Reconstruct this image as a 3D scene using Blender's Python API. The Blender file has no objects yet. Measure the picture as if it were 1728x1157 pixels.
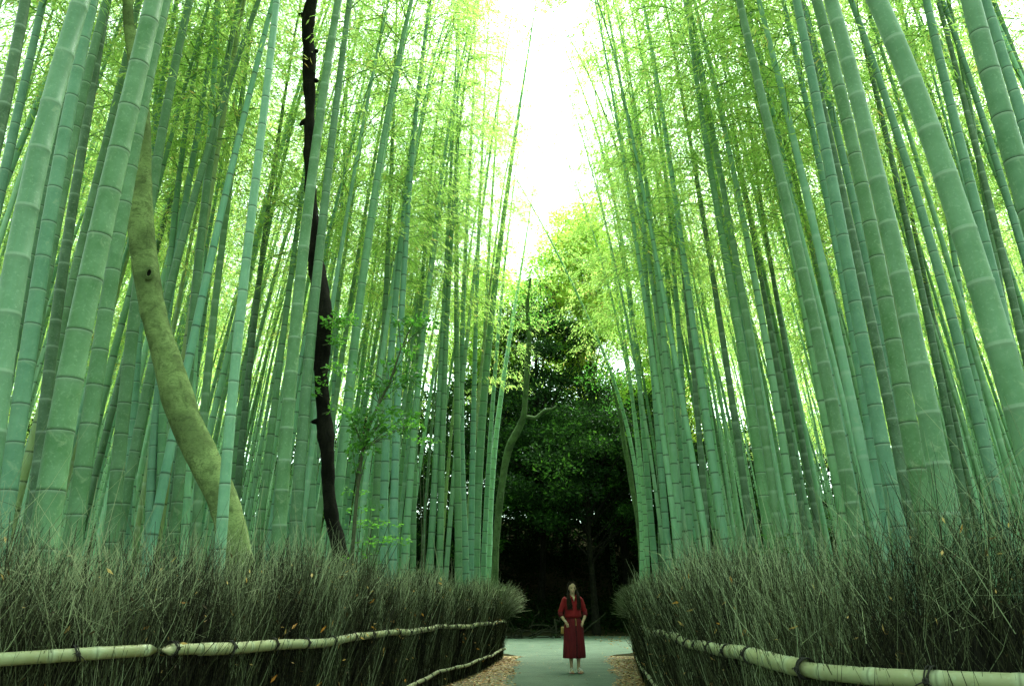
import bpy, bmesh, math, random
import numpy as np
from mathutils import Vector

R = math.radians
rng = np.random.default_rng(7)
random.seed(7)
sc = bpy.context.scene
COL = sc.collection

# ------------------------------------------------------------------ camera
CAM_H = 1.1
F_PX, CX, CY = 1296.0, 864.0, 578.5
PITCH = R(19.3)
CP, SP = math.cos(PITCH), math.sin(PITCH)
cam_d = bpy.data.cameras.new('camera'); cam = bpy.data.objects.new('camera', cam_d); COL.objects.link(cam)
cam.location = (0, 0, CAM_H); cam.rotation_euler = (R(90) + PITCH, 0, 0)
cam_d.sensor_width = 36; cam_d.lens = 27.0; cam_d.clip_end = 3000; cam_d.clip_start = 0.05
sc.camera = cam

def ray(px, py):
    xn = (px - CX) / F_PX; yu = (CY - py) / F_PX
    return xn, CP - yu * SP, SP + yu * CP
def at_depth(px, py, Y):
    """real-world point seen at a photo pixel if it stands in the plane y = Y"""
    a, b, c = ray(px, py); k = Y / b
    return k * a, Y, CAM_H + k * c

# ------------------------------------------------------------------ materials
def new_mat(name):
    m = bpy.data.materials.new(name); m.use_nodes = True
    nt = m.node_tree; nt.nodes.clear()
    return m, nt
def N(nt, typ, **kw):
    n = nt.nodes.new(typ)
    for k, v in kw.items(): setattr(n, k, v)
    return n
def ramp(nt, src, stops, interp='LINEAR'):
    r = N(nt, 'ShaderNodeValToRGB'); r.color_ramp.interpolation = interp
    el = r.color_ramp.elements
    while len(el) < len(stops): el.new(0.5)
    for e, (p, c) in zip(el, stops):
        e.position = p; e.color = (*c, 1)
    if src is not None: nt.links.new(src, r.inputs[0])
    return r.outputs[0]
def mixc(nt, fac, a, b, mode='MIX'):
    m = N(nt, 'ShaderNodeMix', data_type='RGBA', blend_type=mode)
    for sock, v in ((m.inputs[0], fac), (m.inputs[6], a), (m.inputs[7], b)):
        if isinstance(v, (int, float)): sock.default_value = v
        elif isinstance(v, tuple): sock.default_value = (*v, 1)
        else: nt.links.new(v, sock)
    return m.outputs[2]
def noise(nt, vec, scale, detail=4, rough=.55, dist=0):
    n = N(nt, 'ShaderNodeTexNoise'); n.inputs['Scale'].default_value = scale
    n.inputs['Detail'].default_value = detail; n.inputs['Roughness'].default_value = rough
    n.inputs['Distortion'].default_value = dist
    if vec is not None: nt.links.new(vec, n.inputs['Vector'])
    return n.outputs['Fac']
def mapping(nt, scale=(1, 1, 1), src='Object'):
    tc = N(nt, 'ShaderNodeTexCoord'); mp = N(nt, 'ShaderNodeMapping')
    mp.inputs['Scale'].default_value = scale
    nt.links.new(tc.outputs[src], mp.inputs[0]); return mp.outputs[0]
def attr(nt, name, out='Fac'):
    a = N(nt, 'ShaderNodeAttribute', attribute_name=name); return a.outputs[out]
def principled(nt, col, rough=.6, spec=.3, bump=None, bstr=.3, bdist=.01, sheen=0):
    p = N(nt, 'ShaderNodeBsdfPrincipled'); o = N(nt, 'ShaderNodeOutputMaterial')
    if isinstance(col, tuple): p.inputs['Base Color'].default_value = (*col, 1)
    else: nt.links.new(col, p.inputs['Base Color'])
    if isinstance(rough, (int, float)): p.inputs['Roughness'].default_value = rough
    else: nt.links.new(rough, p.inputs['Roughness'])
    p.inputs['Specular IOR Level'].default_value = spec
    if bump is not None:
        b = N(nt, 'ShaderNodeBump'); b.inputs['Strength'].default_value = bstr; b.inputs['Distance'].default_value = bdist
        nt.links.new(bump, b.inputs['Height']); nt.links.new(b.outputs[0], p.inputs['Normal'])
    nt.links.new(p.outputs[0], o.inputs[0])
    return p

def mat_culm():
    m, nt = new_mat('bamboo_culm')
    oi = N(nt, 'ShaderNodeObjectInfo')
    v = mapping(nt, (1, 1, .22)); v2 = mapping(nt, (1, 1, 1)); v3 = mapping(nt, (9, 9, .5))
    addv = N(nt, 'ShaderNodeVectorMath', operation='ADD'); nt.links.new(v, addv.inputs[0]); nt.links.new(oi.outputs['Random'], addv.inputs[1])
    base = oi.outputs['Color']
    n1 = noise(nt, v2, 3.0, 5, .65); n2 = noise(nt, v2, 38, 3, .7); n3 = noise(nt, v3, 6, 3)
    c = mixc(nt, ramp(nt, n1, [(.35, (0, 0, 0)), (.7, (1, 1, 1))]), mixc(nt, .16, base, (.03, .07, .02)), mixc(nt, .18, base, (.42, .58, .44)))
    c = mixc(nt, ramp(nt, n3, [(.4, (0, 0, 0)), (.75, (.45, .45, .45))]), c, mixc(nt, .35, c, (.10, .17, .05)))
    c = mixc(nt, ramp(nt, n2, [(.55, (0, 0, 0)), (.8, (.35, .35, .35))]), c, (.35, .47, .33))
    n4 = noise(nt, mapping(nt, (1, 1, 3.5)), 22, 5, .75, 1.2); n5 = noise(nt, v2, 7, 6, .7, .6)
    c = mixc(nt, ramp(nt, n4, [(.60, (0, 0, 0)), (.70, (.55, .55, .55))]), c, mixc(nt, .5, c, (.04, .07, .03)))
    c = mixc(nt, ramp(nt, n5, [(.60, (0, 0, 0)), (.68, (.40, .40, .40))]), c, mixc(nt, .6, c, (.40, .46, .30)))
    c = mixc(nt, attr(nt, 'band'), c, mixc(nt, .34, c, (.50, .62, .50)))
    c = mixc(nt, attr(nt, 'node'), c, (.022, .04, .018))
    principled(nt, c, .5, .25, n2, .15, .002)
    return m
def mat_leaf(name, stops, trans=.55, rough=.6, tr_gain=(1.5, 1.6, 1.1), spec=.2):
    m, nt = new_mat(name)
    col = ramp(nt, attr(nt, 'tint'), stops)
    tcol = mixc(nt, 1.0, col, tr_gain, 'MULTIPLY')
    d = N(nt, 'ShaderNodeBsdfPrincipled'); d.inputs['Roughness'].default_value = rough; d.inputs['Specular IOR Level'].default_value = spec
    t = N(nt, 'ShaderNodeBsdfTranslucent'); mx = N(nt, 'ShaderNodeMixShader'); o = N(nt, 'ShaderNodeOutputMaterial')
    nt.links.new(col, d.inputs['Base Color']); nt.links.new(tcol, t.inputs[0])
    mx.inputs[0].default_value = trans
    nt.links.new(d.outputs[0], mx.inputs[1]); nt.links.new(t.outputs[0], mx.inputs[2]); nt.links.new(mx.outputs[0], o.inputs[0])
    return m
def mat_bark(name, c1, c2, c3, scale=(1, 1, .35), bump=.6, s=9, dist=.012):
    m, nt = new_mat(name)
    nf = noise(nt, mapping(nt, (1, 1, 2.5)), 34, 6, .75, .8); nm = noise(nt, mapping(nt, (1, 1, .8)), 7, 8, .75, 1.0)
    v = mapping(nt, scale)
    n1 = noise(nt, v, s, 6, .65, .4); n2 = noise(nt, mapping(nt, (1, 1, 1)), 2.2, 4, .6); n3 = noise(nt, mapping(nt, (1, 1, 5)), 5, 4, .6)
    c = mixc(nt, ramp(nt, n1, [(.35, (0, 0, 0)), (.65, (1, 1, 1))]), c1, c2)
    c = mixc(nt, ramp(nt, n2, [(.48, (0, 0, 0)), (.62, (1, 1, 1))]), c, mixc(nt, .6, c, c3))
    c = mixc(nt, ramp(nt, n3, [(.5, (0, 0, 0)), (.75, (.5, .5, .5))]), c, c3)
    c = mixc(nt, ramp(nt, nf, [(.5, (0, 0, 0)), (.62, (.6, .6, .6))]), c, c3)
    c = mixc(nt, ramp(nt, nm, [(.52, (0, 0, 0)), (.60, (.75, .75, .75))]), c, mixc(nt, .75, c, c3))
    principled(nt, c, .9, .05, nf, bump, dist)
    return m
def mat_simple(name, c1, c2, s=20, rough=.8, bump=.3, dist=.003, scale=(1, 1, 1), spec=.25):
    m, nt = new_mat(name)
    n1 = noise(nt, mapping(nt, scale), s, 5, .6)
    c = mixc(nt, ramp(nt, n1, [(.3, (0, 0, 0)), (.7, (1, 1, 1))]), c1, c2)
    principled(nt, c, rough, spec, n1, bump, dist)
    return m
def mat_tint(name, stops, rough=.85, spec=.1):
    m, nt = new_mat(name)
    principled(nt, ramp(nt, attr(nt, 'tint'), stops), rough, spec)
    return m

M = {}
M['culm'] = mat_culm()
M['bleaf'] = mat_leaf('bamboo_leaf', [(0, (.19, .33, .085)), (.45, (.32, .48, .13)), (.8, (.48, .56, .19)), (1, (.50, .38, .14))], .62, .6, (1.5, 1.5, 1.3), .12)
M['btwig'] = mat_simple('bamboo_branch', (.10, .22, .06), (.17, .30, .10), 10)
M['farleaf'] = M['bleaf']
M['uleaf'] = mat_leaf('undergrowth_shade_leaf', [(0, (.005, .010, .004)), (.6, (.010, .022, .006)), (1, (.02, .04, .010))], .12, .8, (1.4, 1.5, 1.1), .0)
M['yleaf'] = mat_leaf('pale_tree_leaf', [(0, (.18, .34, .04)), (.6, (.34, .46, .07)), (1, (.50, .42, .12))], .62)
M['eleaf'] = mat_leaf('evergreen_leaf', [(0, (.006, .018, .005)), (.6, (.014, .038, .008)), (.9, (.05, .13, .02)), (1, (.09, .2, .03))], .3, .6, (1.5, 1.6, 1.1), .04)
M['sleaf'] = mat_leaf('sapling_leaf', [(0, (.03, .10, .02)), (.6, (.07, .20, .03)), (1, (.14, .34, .06))], .45, .5)
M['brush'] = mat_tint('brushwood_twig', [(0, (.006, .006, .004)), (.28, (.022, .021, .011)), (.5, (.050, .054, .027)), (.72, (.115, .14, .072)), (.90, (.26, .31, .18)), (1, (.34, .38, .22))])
M['shadecore'] = mat_simple('brushwood_shade_core', (.006, .006, .004), (.022, .020, .012), 60, .95, .8, .02, (1, 1, .15))
M['dryleaf'] = mat_leaf('dry_leaf', [(0, (.035, .025, .012)), (.2, (.05, .035, .015)), (.4, (.26, .12, .03)), (.75, (.48, .25, .06)), (1, (.42, .36, .18))], .35)
M['litter'] = mat_leaf('fallen_leaf', [(0, (.06, .03, .012)), (.35, (.19, .09, .03)), (.7, (.30, .17, .055)), (1, (.26, .26, .12))], .15)
M['rail'] = mat_culm(); M['rail'].name = 'rail_bamboo'
M['rope'] = mat_simple('black_twine', (.008, .008, .007), (.03, .028, .022), 200, .9, .6, .001)
M['bark_pale'] = mat_bark('pale_smooth_bark', (.24, .31, .125), (.18, .24, .09), (.055, .075, .030), (1, 1, .6), .35, 5, .01)
M['bark_dark'] = mat_bark('dark_rough_bark', (.009, .009, .007), (.024, .022, .016), (.004, .004, .003), (1, 1, .3), .9, 14, .02)
M['bark_mid'] = mat_bark('grey_green_bark', (.09, .14, .06), (.13, .19, .09), (.04, .06, .03), (1, 1, .5), .4, 10)
M['bark_root'] = mat_bark('old_root_bark', (.018, .020, .012), (.035, .038, .022), (.008, .008, .006), (1, 1, .4), .6, 12)
M['stem'] = mat_simple('sapling_stem', (.03, .035, .018), (.07, .08, .04), 30)
def mat_path():
    m, nt = new_mat('path_surface')
    v = mapping(nt, (1, 1, 1)); a = noise(nt, v, 1.1, 5, .6); b = noise(nt, v, 260, 2, .8); c3 = noise(nt, mapping(nt, (1, .35, 1)), 5, 5, .7, .8)
    c = mixc(nt, ramp(nt, a, [(.35, (0, 0, 0)), (.68, (1, 1, 1))]), (.050, .080, .054), (.095, .125, .088))
    c = mixc(nt, ramp(nt, b, [(.35, (.8, .8, .8)), (.65, (0, 0, 0))]), c, (.030, .045, .032))
    c = mixc(nt, ramp(nt, c3, [(.58, (0, 0, 0)), (.66, (.5, .5, .5))]), c, (.045, .05, .03))
    principled(nt, c, .9, .1, b, .5, .004)
    return m
M['path'] = mat_path()
M['ground'] = mat_simple('forest_soil', (.012, .013, .007), (.03, .026, .014), 5, 1, .5, .03, (1, 1, 1), .0)
M['verge'] = mat_simple('leafy_verge', (.06, .06, .03), (.14, .12, .06), 16, .95, .5, .02)
M['red'] = mat_simple('red_cotton', (.15, .007, .010), (.24, .011, .014), 14, .85, .15, .004, (1, 1, .4))
M['red2'] = mat_simple('dark_red_cotton', (.075, .006, .010), (.14, .009, .014), 22, .85, .2, .004, (1, 1, .2))
M['red3'] = mat_simple('fold_shade_cotton', (.035, .004, .007), (.07, .006, .01), 22)
M['skin'] = mat_simple('skin', (.42, .29, .18), (.48, .33, .21), 8, .55, .05)
M['hair'] = mat_simple('dark_hair', (.008, .006, .004), (.028, .020, .012), 90, .7, .5, .004, (1, 1, .05), .08)
M['belt'] = mat_simple('dark_belt', (.012, .010, .010), (.02, .018, .018), 30, .5)
M['white'] = mat_simple('white_strap', (.70, .70, .64), (.80, .80, .74), 30, .5)
M['sandal'] = mat_simple('coral_sandal', (.60, .13, .11), (.68, .18, .14), 30, .5)
M['bag'] = mat_simple('ochre_leather', (.30, .19, .05), (.38, .25, .08), 20, .6)
M['lips'] = mat_simple('lip', (.40, .10, .09), (.42, .12, .1), 20, .5)
M['eye'] = mat_simple('eye_dark', (.02, .015, .012), (.03, .02, .015), 20, .3)

# ------------------------------------------------------------------ mesh helpers
class MB:
    """collects numpy geometry (quads) and links it as one mesh object"""
    def __init__(s): s.v = []; s.f = []; s.n = 0; s.a = {}; s.m = []
    def add(s, v, f, **attrs):
        v = np.asarray(v, np.float32).reshape(-1, 3); f = np.asarray(f, np.int64).reshape(-1, 4)
        s.v.append(v); s.f.append(f + s.n)
        for k in set(s.a) | set(attrs):
            val = attrs.get(k, 0.0)
            arr = np.broadcast_to(np.asarray(val, np.float32), (len(v),)).copy()
            if k not in s.a: s.a[k] = [np.zeros(s.n, np.float32)] if s.n else []
            s.a[k].append(arr)
        s.n += len(v)
    def join(s, other):
        nf = sum(len(f) for f in s.f)
        for v, f in zip(other.v, other.f): s.v.append(v); s.f.append(f + s.n)
        for k in set(s.a) | set(other.a):
            if k not in s.a: s.a[k] = [np.zeros(s.n, np.float32)]
            s.a[k] += other.a[k] if k in other.a else [np.zeros(other.n, np.float32)]
        s.n += other.n; s.m = (nf,)
        return s
    def mesh(s, name, mat, smooth=True, mat2=None):
        me = bpy.data.meshes.new(name)
        v = np.concatenate(s.v); f = np.concatenate(s.f)
        tri = f[:, 3] == f[:, 2]
        me.vertices.add(len(v)); me.vertices.foreach_set('co', v.ravel())
        nq = len(f)
        counts = np.where(tri, 3, 4); starts = np.concatenate([[0], np.cumsum(counts)[:-1]])
        mask = np.ones(f.shape, bool); mask[tri, 3] = False
        loops = f[mask]
        me.loops.add(len(loops)); me.loops.foreach_set('vertex_index', loops.astype(np.int32))
        me.polygons.add(nq); me.polygons.foreach_set('loop_start', starts.astype(np.int32))
        me.polygons.foreach_set('use_smooth', np.full(nq, smooth))
        for k, arrs in s.a.items():
            at = me.attributes.new(k, 'FLOAT', 'POINT'); at.data.foreach_set('value', np.concatenate(arrs))
        me.update(calc_edges=True)
        me.materials.append(mat)
        if mat2 is not None:
            me.materials.append(mat2)
            mi = np.zeros(nq, np.int32); mi[s.m[0]:] = 1; me.polygons.foreach_set('material_index', mi)
        return me
    def build(s, name, mat, parent=None, smooth=True, mat2=None):
        return link(name, s.mesh(name, mat, smooth, mat2), parent)
def link(name, me, parent=None, loc=None):
    o = bpy.data.objects.new(name, me); COL.objects.link(o)
    if parent is not None: o.parent = parent
    if loc is not None: o.location = loc
    return o
def tag(o, label=None, cat=None, group=None, kind=None):
    if label: o['label'] = label
    if cat: o['category'] = cat
    if group: o['group'] = group
    if kind: o['kind'] = kind
    return o
def empty(name, loc, label, cat, group=None):
    o = bpy.data.objects.new(name, None); COL.objects.link(o); o.location = loc
    o.empty_display_size = .1
    return tag(o, label, cat, group)

def tubes(P, rad, sides=3, **attrs):
    """P (n, k, 3) polylines, rad (n, k): returns verts, quads of n tubes"""
    n, k, _ = P.shape
    T = np.gradient(P, axis=1); T /= np.linalg.norm(T, axis=2, keepdims=True) + 1e-9
    ref = np.where(np.abs(T[..., 1:2]) < .9, np.array([0., 1, 0]), np.array([1., 0, 0]))
    A = np.cross(T, ref); A /= np.linalg.norm(A, axis=2, keepdims=True) + 1e-9
    B = np.cross(T, A)
    th = np.arange(sides) * 2 * np.pi / sides
    V = P[:, :, None, :] + rad[:, :, None, None] * (A[:, :, None, :] * np.cos(th)[None, None, :, None] + B[:, :, None, :] * np.sin(th)[None, None, :, None])
    idx = np.arange(n * k * sides).reshape(n, k, sides); nx = np.roll(idx, -1, 2)
    F = np.stack([idx[:, :-1], nx[:, :-1], nx[:, 1:], idx[:, 1:]], -1).reshape(-1, 4)
    return V.reshape(-1, 3), F
def spread(vals, n_per): return np.repeat(np.asarray(vals, np.float32), n_per)
def leaves(mb, pos, d, L, W, tint, fold=.25):
    """rhombic folded leaves: pos (n,3), d (n,3) direction, L, W arrays"""
    n = len(pos)
    d = d / (np.linalg.norm(d, axis=1, keepdims=True) + 1e-9)
    r = rng.normal(size=(n, 3)); s = np.cross(d, r); s /= np.linalg.norm(s, axis=1, keepdims=True) + 1e-9
    nrm = np.cross(d, s)
    L = np.asarray(L).reshape(-1, 1) * np.ones((n, 1)); W = np.asarray(W).reshape(-1, 1) * np.ones((n, 1))
    mid = pos + d * L * .42
    up = nrm * W * fold
    V = np.stack([pos, mid + s * W * .5 + up, pos + d * L, mid - s * W * .5 + up], 1)
    F = np.arange(n * 4).reshape(n, 4)
    mb.add(V.reshape(-1, 3), F, tint=spread(tint, 4))

def smooth_poly(pts, step):
    """Catmull-Rom resample of a list of tuples (any dimension)"""
    p = np.array(pts, float); out = []
    q = np.vstack([2 * p[0] - p[1], p, 2 * p[-1] - p[-2]])
    for i in range(1, len(q) - 2):
        m = max(2, int(np.linalg.norm(q[i + 1][:3] - q[i][:3]) / step))
        for t in np.arange(m) / m:
            a, b, c, d = q[i - 1], q[i], q[i + 1], q[i + 2]
            out.append(.5 * ((2 * b) + (-a + c) * t + (2 * a - 5 * b + 4 * c - d) * t * t + (-a + 3 * b - 3 * c + d) * t ** 3))
    out.append(p[-1]); return np.array(out)

# ------------------------------------------------------------------ terrain
def ground_h(x, y):
    x = np.asarray(x, float); y = np.asarray(y, float)
    back = np.clip((y - 41) * .30, 0, 9) 
    side = np.clip((np.abs(x) - 20) * .30, 0, 9)
    behind = np.clip((-y - 16) * .3, 0, 8)
    return np.maximum(np.maximum(back, side), behind)
xs = np.concatenate([np.linspace(-600, -80, 12), np.linspace(-70, 70, 71), np.linspace(80, 600, 12)])
ys = np.concatenate([np.linspace(-600, -70, 12), np.linspace(-60, 100, 81), np.linspace(110, 700, 12)])
GX, GY = np.meshgrid(xs, ys)
GZ = ground_h(GX, GY) + .25 * np.sin(GX * .7 + 1.3 * np.sin(GY * .3)) * np.clip((ground_h(GX, GY)), 0, 1)
mb = MB(); idx = np.arange(GX.size).reshape(GX.shape)
mb.add(np.stack([GX, GY, GZ], -1).reshape(-1, 3), np.stack([idx[:-1, :-1], idx[:-1, 1:], idx[1:, 1:], idx[1:, :-1]], -1))
tag(mb.build('ground', M['ground']), kind='structure')

LH = [(-9.5, 1.6), (-6.3, 2.5), (-4.2, 3.35), (-2.66, 4.3), (-2.03, 5.03), (-1.62, 7), (-1.42, 8.9), (-1.27, 10.5), (-1.05, 13), (-.63, 15.8), (-.2, 20.6)]
RH = [(8.0, 1.2), (4.6, 1.75), (2.7, 2.35), (1.8, 2.9), (1.42, 3.3), (1.25, 3.95), (1.36, 5.6), (1.6, 8.2), (1.86, 10.9), (2.2, 14), (2.65, 17.5), (3.1, 20.6)]
lh = smooth_poly(LH, .1); rh = smooth_poly(RH, .1)
def hedge_x(line, y):
    m = line[:, 1] > 4.4
    return np.interp(y, line[m][:, 1], line[m][:, 0])

# verge (leafy soil) and path
yy = np.concatenate([np.linspace(-14, 22, 150)])
def strip(name, left, right, y, z, mat):
    mb = MB(); n = len(y)
    V = np.stack([np.stack([left, y, np.full(n, z)], -1), np.stack([right, y, np.full(n, z)], -1)], 1).reshape(-1, 3)
    i = np.arange(n - 1) * 2
    mb.add(V, np.stack([i, i + 1, i + 3, i + 2], -1)); o = mb.build(name, mat); tag(o, kind='structure'); return o
strip('verge', np.where(yy < 4.6, -9.0, hedge_x(lh, yy) - .1), np.where(yy < 4.2, 8.0, hedge_x(rh, yy) + .1), yy, .004, M['verge'])
yp = np.concatenate([np.linspace(-14, 20, 220), np.linspace(20.3, 24, 30), np.linspace(24.5, 40.6, 40)])
wob = lambda y, p: .05 * np.sin(y * 2.1 + p) + .03 * np.sin(y * 5.3 + 2 * p) + .02 * np.sin(y * 11 + p)
pl = np.interp(yp, [-14, 3, 8, 13, 22, 26, 30, 41], [-2.0, -1.1, -.6, -.14, .15, -.9, -6, -16]) + wob(yp, 0)
pr = np.interp(yp, [-14, 3, 8, 13, 22, 26, 30, 41], [2.0, .95, 1.3, 1.73, 2.6, 4.5, 9, 18]) + wob(yp, 2)
strip('path', pl, pr, yp, .008, M['path'])

# fallen leaves
def litter(n, y0, y1, side):
    y = y0 + (y1 - y0) * rng.random(n)
    if side == 'L': a = hedge_x(lh, y); b = np.interp(y, yp, pl)
    else: a = hedge_x(rh, y); b = np.interp(y, yp, pr)
    u = rng.beta(1.0, 1.35, n) * 1.25
    x = a + (b - a) * u
    pos = np.stack([x, y, .012 + .02 * rng.random(n)], -1)
    th = rng.random(n) * 6.283
    d = np.stack([np.cos(th), np.sin(th), rng.normal(0, .12, n)], -1)
    return pos, d
mb = MB()
for side in 'LR':
    pos, d = litter(5200, 4.6, 21.5, side)
    # leaves lie nearly flat: give them a sideways vector in the ground plane
    n = len(pos); dn = d / np.linalg.norm(d, axis=1, keepdims=True)
    s = np.cross(dn, np.array([0, 0, 1.]) + rng.normal(0, .25, (n, 3))); s /= np.linalg.norm(s, axis=1, keepdims=True)
    L = (.035 + .05 * rng.random(n))[:, None]; W = L * (.25 + .3 * rng.random(n))[:, None]
    mid = pos + dn * L * .45
    V = np.stack([pos, mid + s * W * .5 + [0, 0, .004], pos + dn * L, mid - s * W * .5], 1)
    V[..., 2] = np.maximum(V[..., 2], .010)
    mb.add(V.reshape(-1, 3), np.arange(n * 4).reshape(n, 4), tint=spread(rng.random(n), 4))
pos = np.stack([rng.uniform(-.6, 3.2, 500), 6 + 30 * rng.random(500) ** 1.2, np.full(500, .013)], -1)
th = rng.random(500) * 6.283; d = np.stack([np.cos(th), np.sin(th), 0 * th], -1)
s = np.stack([-np.sin(th), np.cos(th), 0 * th], -1); L = .03 + .03 * rng.random((500, 1))
V = np.stack([pos, pos + d * L * .5 + s * L * .2 + [0, 0, .004], pos + d * L, pos + d * L * .5 - s * L * .2], 1)
mb.add(V.reshape(-1, 3), np.arange(2000).reshape(500, 4), tint=spread(rng.random(500), 4))
tag(mb.build('fallen_leaves', M['litter'], smooth=False), label='tan and orange fallen leaves strewn along both edges of the path', cat='leaf litter', kind='stuff')

# forest-floor litter under the bamboo
mb = MB(); n = 9000
x = rng.uniform(-16, 18, n); y = rng.uniform(5, 42, n)
ok = (x < hedge_x(lh, y) - .4) | (x > hedge_x(rh, y) + .4) | (y > 41)
x, y = x[ok], y[ok]; n = len(x)
pos = np.stack([x, y, ground_h(x, y) + .02], -1); th = rng.random(n) * 6.283
leaves(mb, pos, np.stack([np.cos(th), np.sin(th), rng.normal(.1, .2, n)], -1), .09 + .06 * rng.random(n), .03, rng.random(n))
tag(mb.build('ground_litter', M['litter'], smooth=False), label='brown dead leaves covering the soil under the bamboo', cat='leaf litter', kind='stuff')

# ------------------------------------------------------------------ bamboo
LOOK = [(-.06, 1, 0, 0), (-.024, 1.0, 0, .15), (-.012, 1.01, 0, .8), (-.006, 1.05, 0, .9), (0, 1.0, 1, 0), (.007, 1.045, .25, .0), (.022, 1, 0, 0)]
LOOKP = [(-.05, 1, 0, .05), (-.016, 1.0, 0, .35), (-.006, 1.05, 0, 1), (0, 1.02, .15, 1), (.006, 1.045, 0, .7), (.014, 1, 0, 0)]
FAR = [(-.05, 1, 0, .2), (-.012, 1.05, .15, .8), (.004, 1.04, .9, 0), (.026, 1, 0, 0)]
FARP = [(-.05, 1, 0, .4), (-.012, 1.05, 0, 1), (.006, 1.04, .1, 1), (.026, 1, 0, .1)]
def radius(s, r0, H): return r0 * (1 - .90 * np.clip(s / H, 0, 1) ** 1.2)
def culm(curve, r0, H, inter, sides, look, z0=-.1, r=None):
    """curve(z) -> (k,3) points. returns MB with node rings"""
    r_ = random.Random(int(r0 * 1e6) + int(H * 100))
    zs, rm, nd, bd = [z0], [1], [0], [0]
    z = .10 + .2 * r_.random()
    while z < H - .1:
        for dz, m, a, b in look: zs.append(z + dz); rm.append(m); nd.append(a); bd.append(b)
        g = inter * (.55 + .45 * min(1, z / 1.2)) * (.86 + .26 * r_.random()) * (1 if z < H * .6 else .9)
        z += g
    zs.append(H); rm.append(1); nd.append(0); bd.append(0)
    zs = np.array(zs); P = curve(zs)[None]
    rad = (radius(zs, r0, H) * np.array(rm))[None]
    V, F = tubes(P, rad, sides)
    mb = MB(); mb.add(V, F, node=spread(nd, sides), band=spread(bd, sides))
    return mb
def foliage(curve, H, z0, nb, per, leaf=.12, wid=.0165, twig=True, spreadf=1.0, yel=0.):
    """branches with drooping sprays of narrow leaves around the upper culm"""
    zb = z0 + (H - z0) * np.sort(rng.random(nb)) ** .9
    o = curve(zb); t = (zb - z0) / (H - z0)
    az = rng.random(nb) * 6.283
    Lb = (.9 + .9 * np.sin(np.pi * np.clip(t * .85 + .12, 0, 1))) * (.65 + .6 * rng.random(nb)) * spreadf
    Lb *= np.clip((1.08 - t) * 3, .35, 1)
    el = R(38) + .25 * rng.normal(size=nb)
    dh = np.stack([np.cos(az) * np.cos(el), np.sin(az) * np.cos(el), np.sin(el)], -1)
    droop = (.55 + .35 * rng.random(nb))[:, None]
    def bp(i, s):
        p = o[i] + dh[i] * (Lb[i] * s)[:, None]
        p[:, 2] -= (droop[i, 0] * Lb[i] * s ** 2); return p
    mt = MB() if twig else None
    if twig:
        ss = np.linspace(0, 1, 5); P = np.stack([bp(np.arange(nb), np.full(nb, q)) for q in ss], 1)
        rad = np.linspace(.009, .002, 5)[None] * np.ones((nb, 1))
        V, F = tubes(P, rad, 3); mt.add(V, F, node=.35, band=0)
    ml = MB()
    n = nb * per
    i = np.repeat(np.arange(nb), per)
    s = np.clip(.22 + .8 * rng.beta(1.6, 1.0, n), 0, 1.05)
    # leaves gather round a few side sprigs on each branch
    k = 5; sub_s = rng.random((nb, k)) * .75 + .28; sub_d = rng.normal(size=(nb, k, 3)) * [.26, .26, .13]
    j = rng.integers(0, k, n)
    s = np.clip(sub_s[i, j] + rng.normal(0, .09, n), .1, 1.08)
    pos = bp(i, s) + sub_d[i, j] * (rng.random(n) ** .7)[:, None] * 1.35 + rng.normal(0, .035, (n, 3))
    out = np.stack([np.cos(az[i]), np.sin(az[i]), np.full(n, -.75)], -1) + rng.normal(0, .5, (n, 3)) * [1, 1, .7]
    tint = np.clip(rng.normal(.42 + yel, .17, n) + rng.normal(0, .1, nb)[i], 0, 1)
    tint[rng.random(n) < .02] = 1
    leaves(ml, pos, out, leaf * (.7 + .6 * rng.random(n)), wid * (.8 + .5 * rng.random(n)), tint)
    return mt, ml

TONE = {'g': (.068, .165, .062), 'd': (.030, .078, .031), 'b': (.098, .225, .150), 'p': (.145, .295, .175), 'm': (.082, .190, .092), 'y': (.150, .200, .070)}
def set_tone(o, tone, jit=.12):
    c = TONE[tone]; k = 1 + jit * random.uniform(-1, 1)
    o.color = (c[0] * k * random.uniform(.93, 1.07), c[1] * k, c[2] * k * random.uniform(.92, 1.08), 1)

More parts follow.
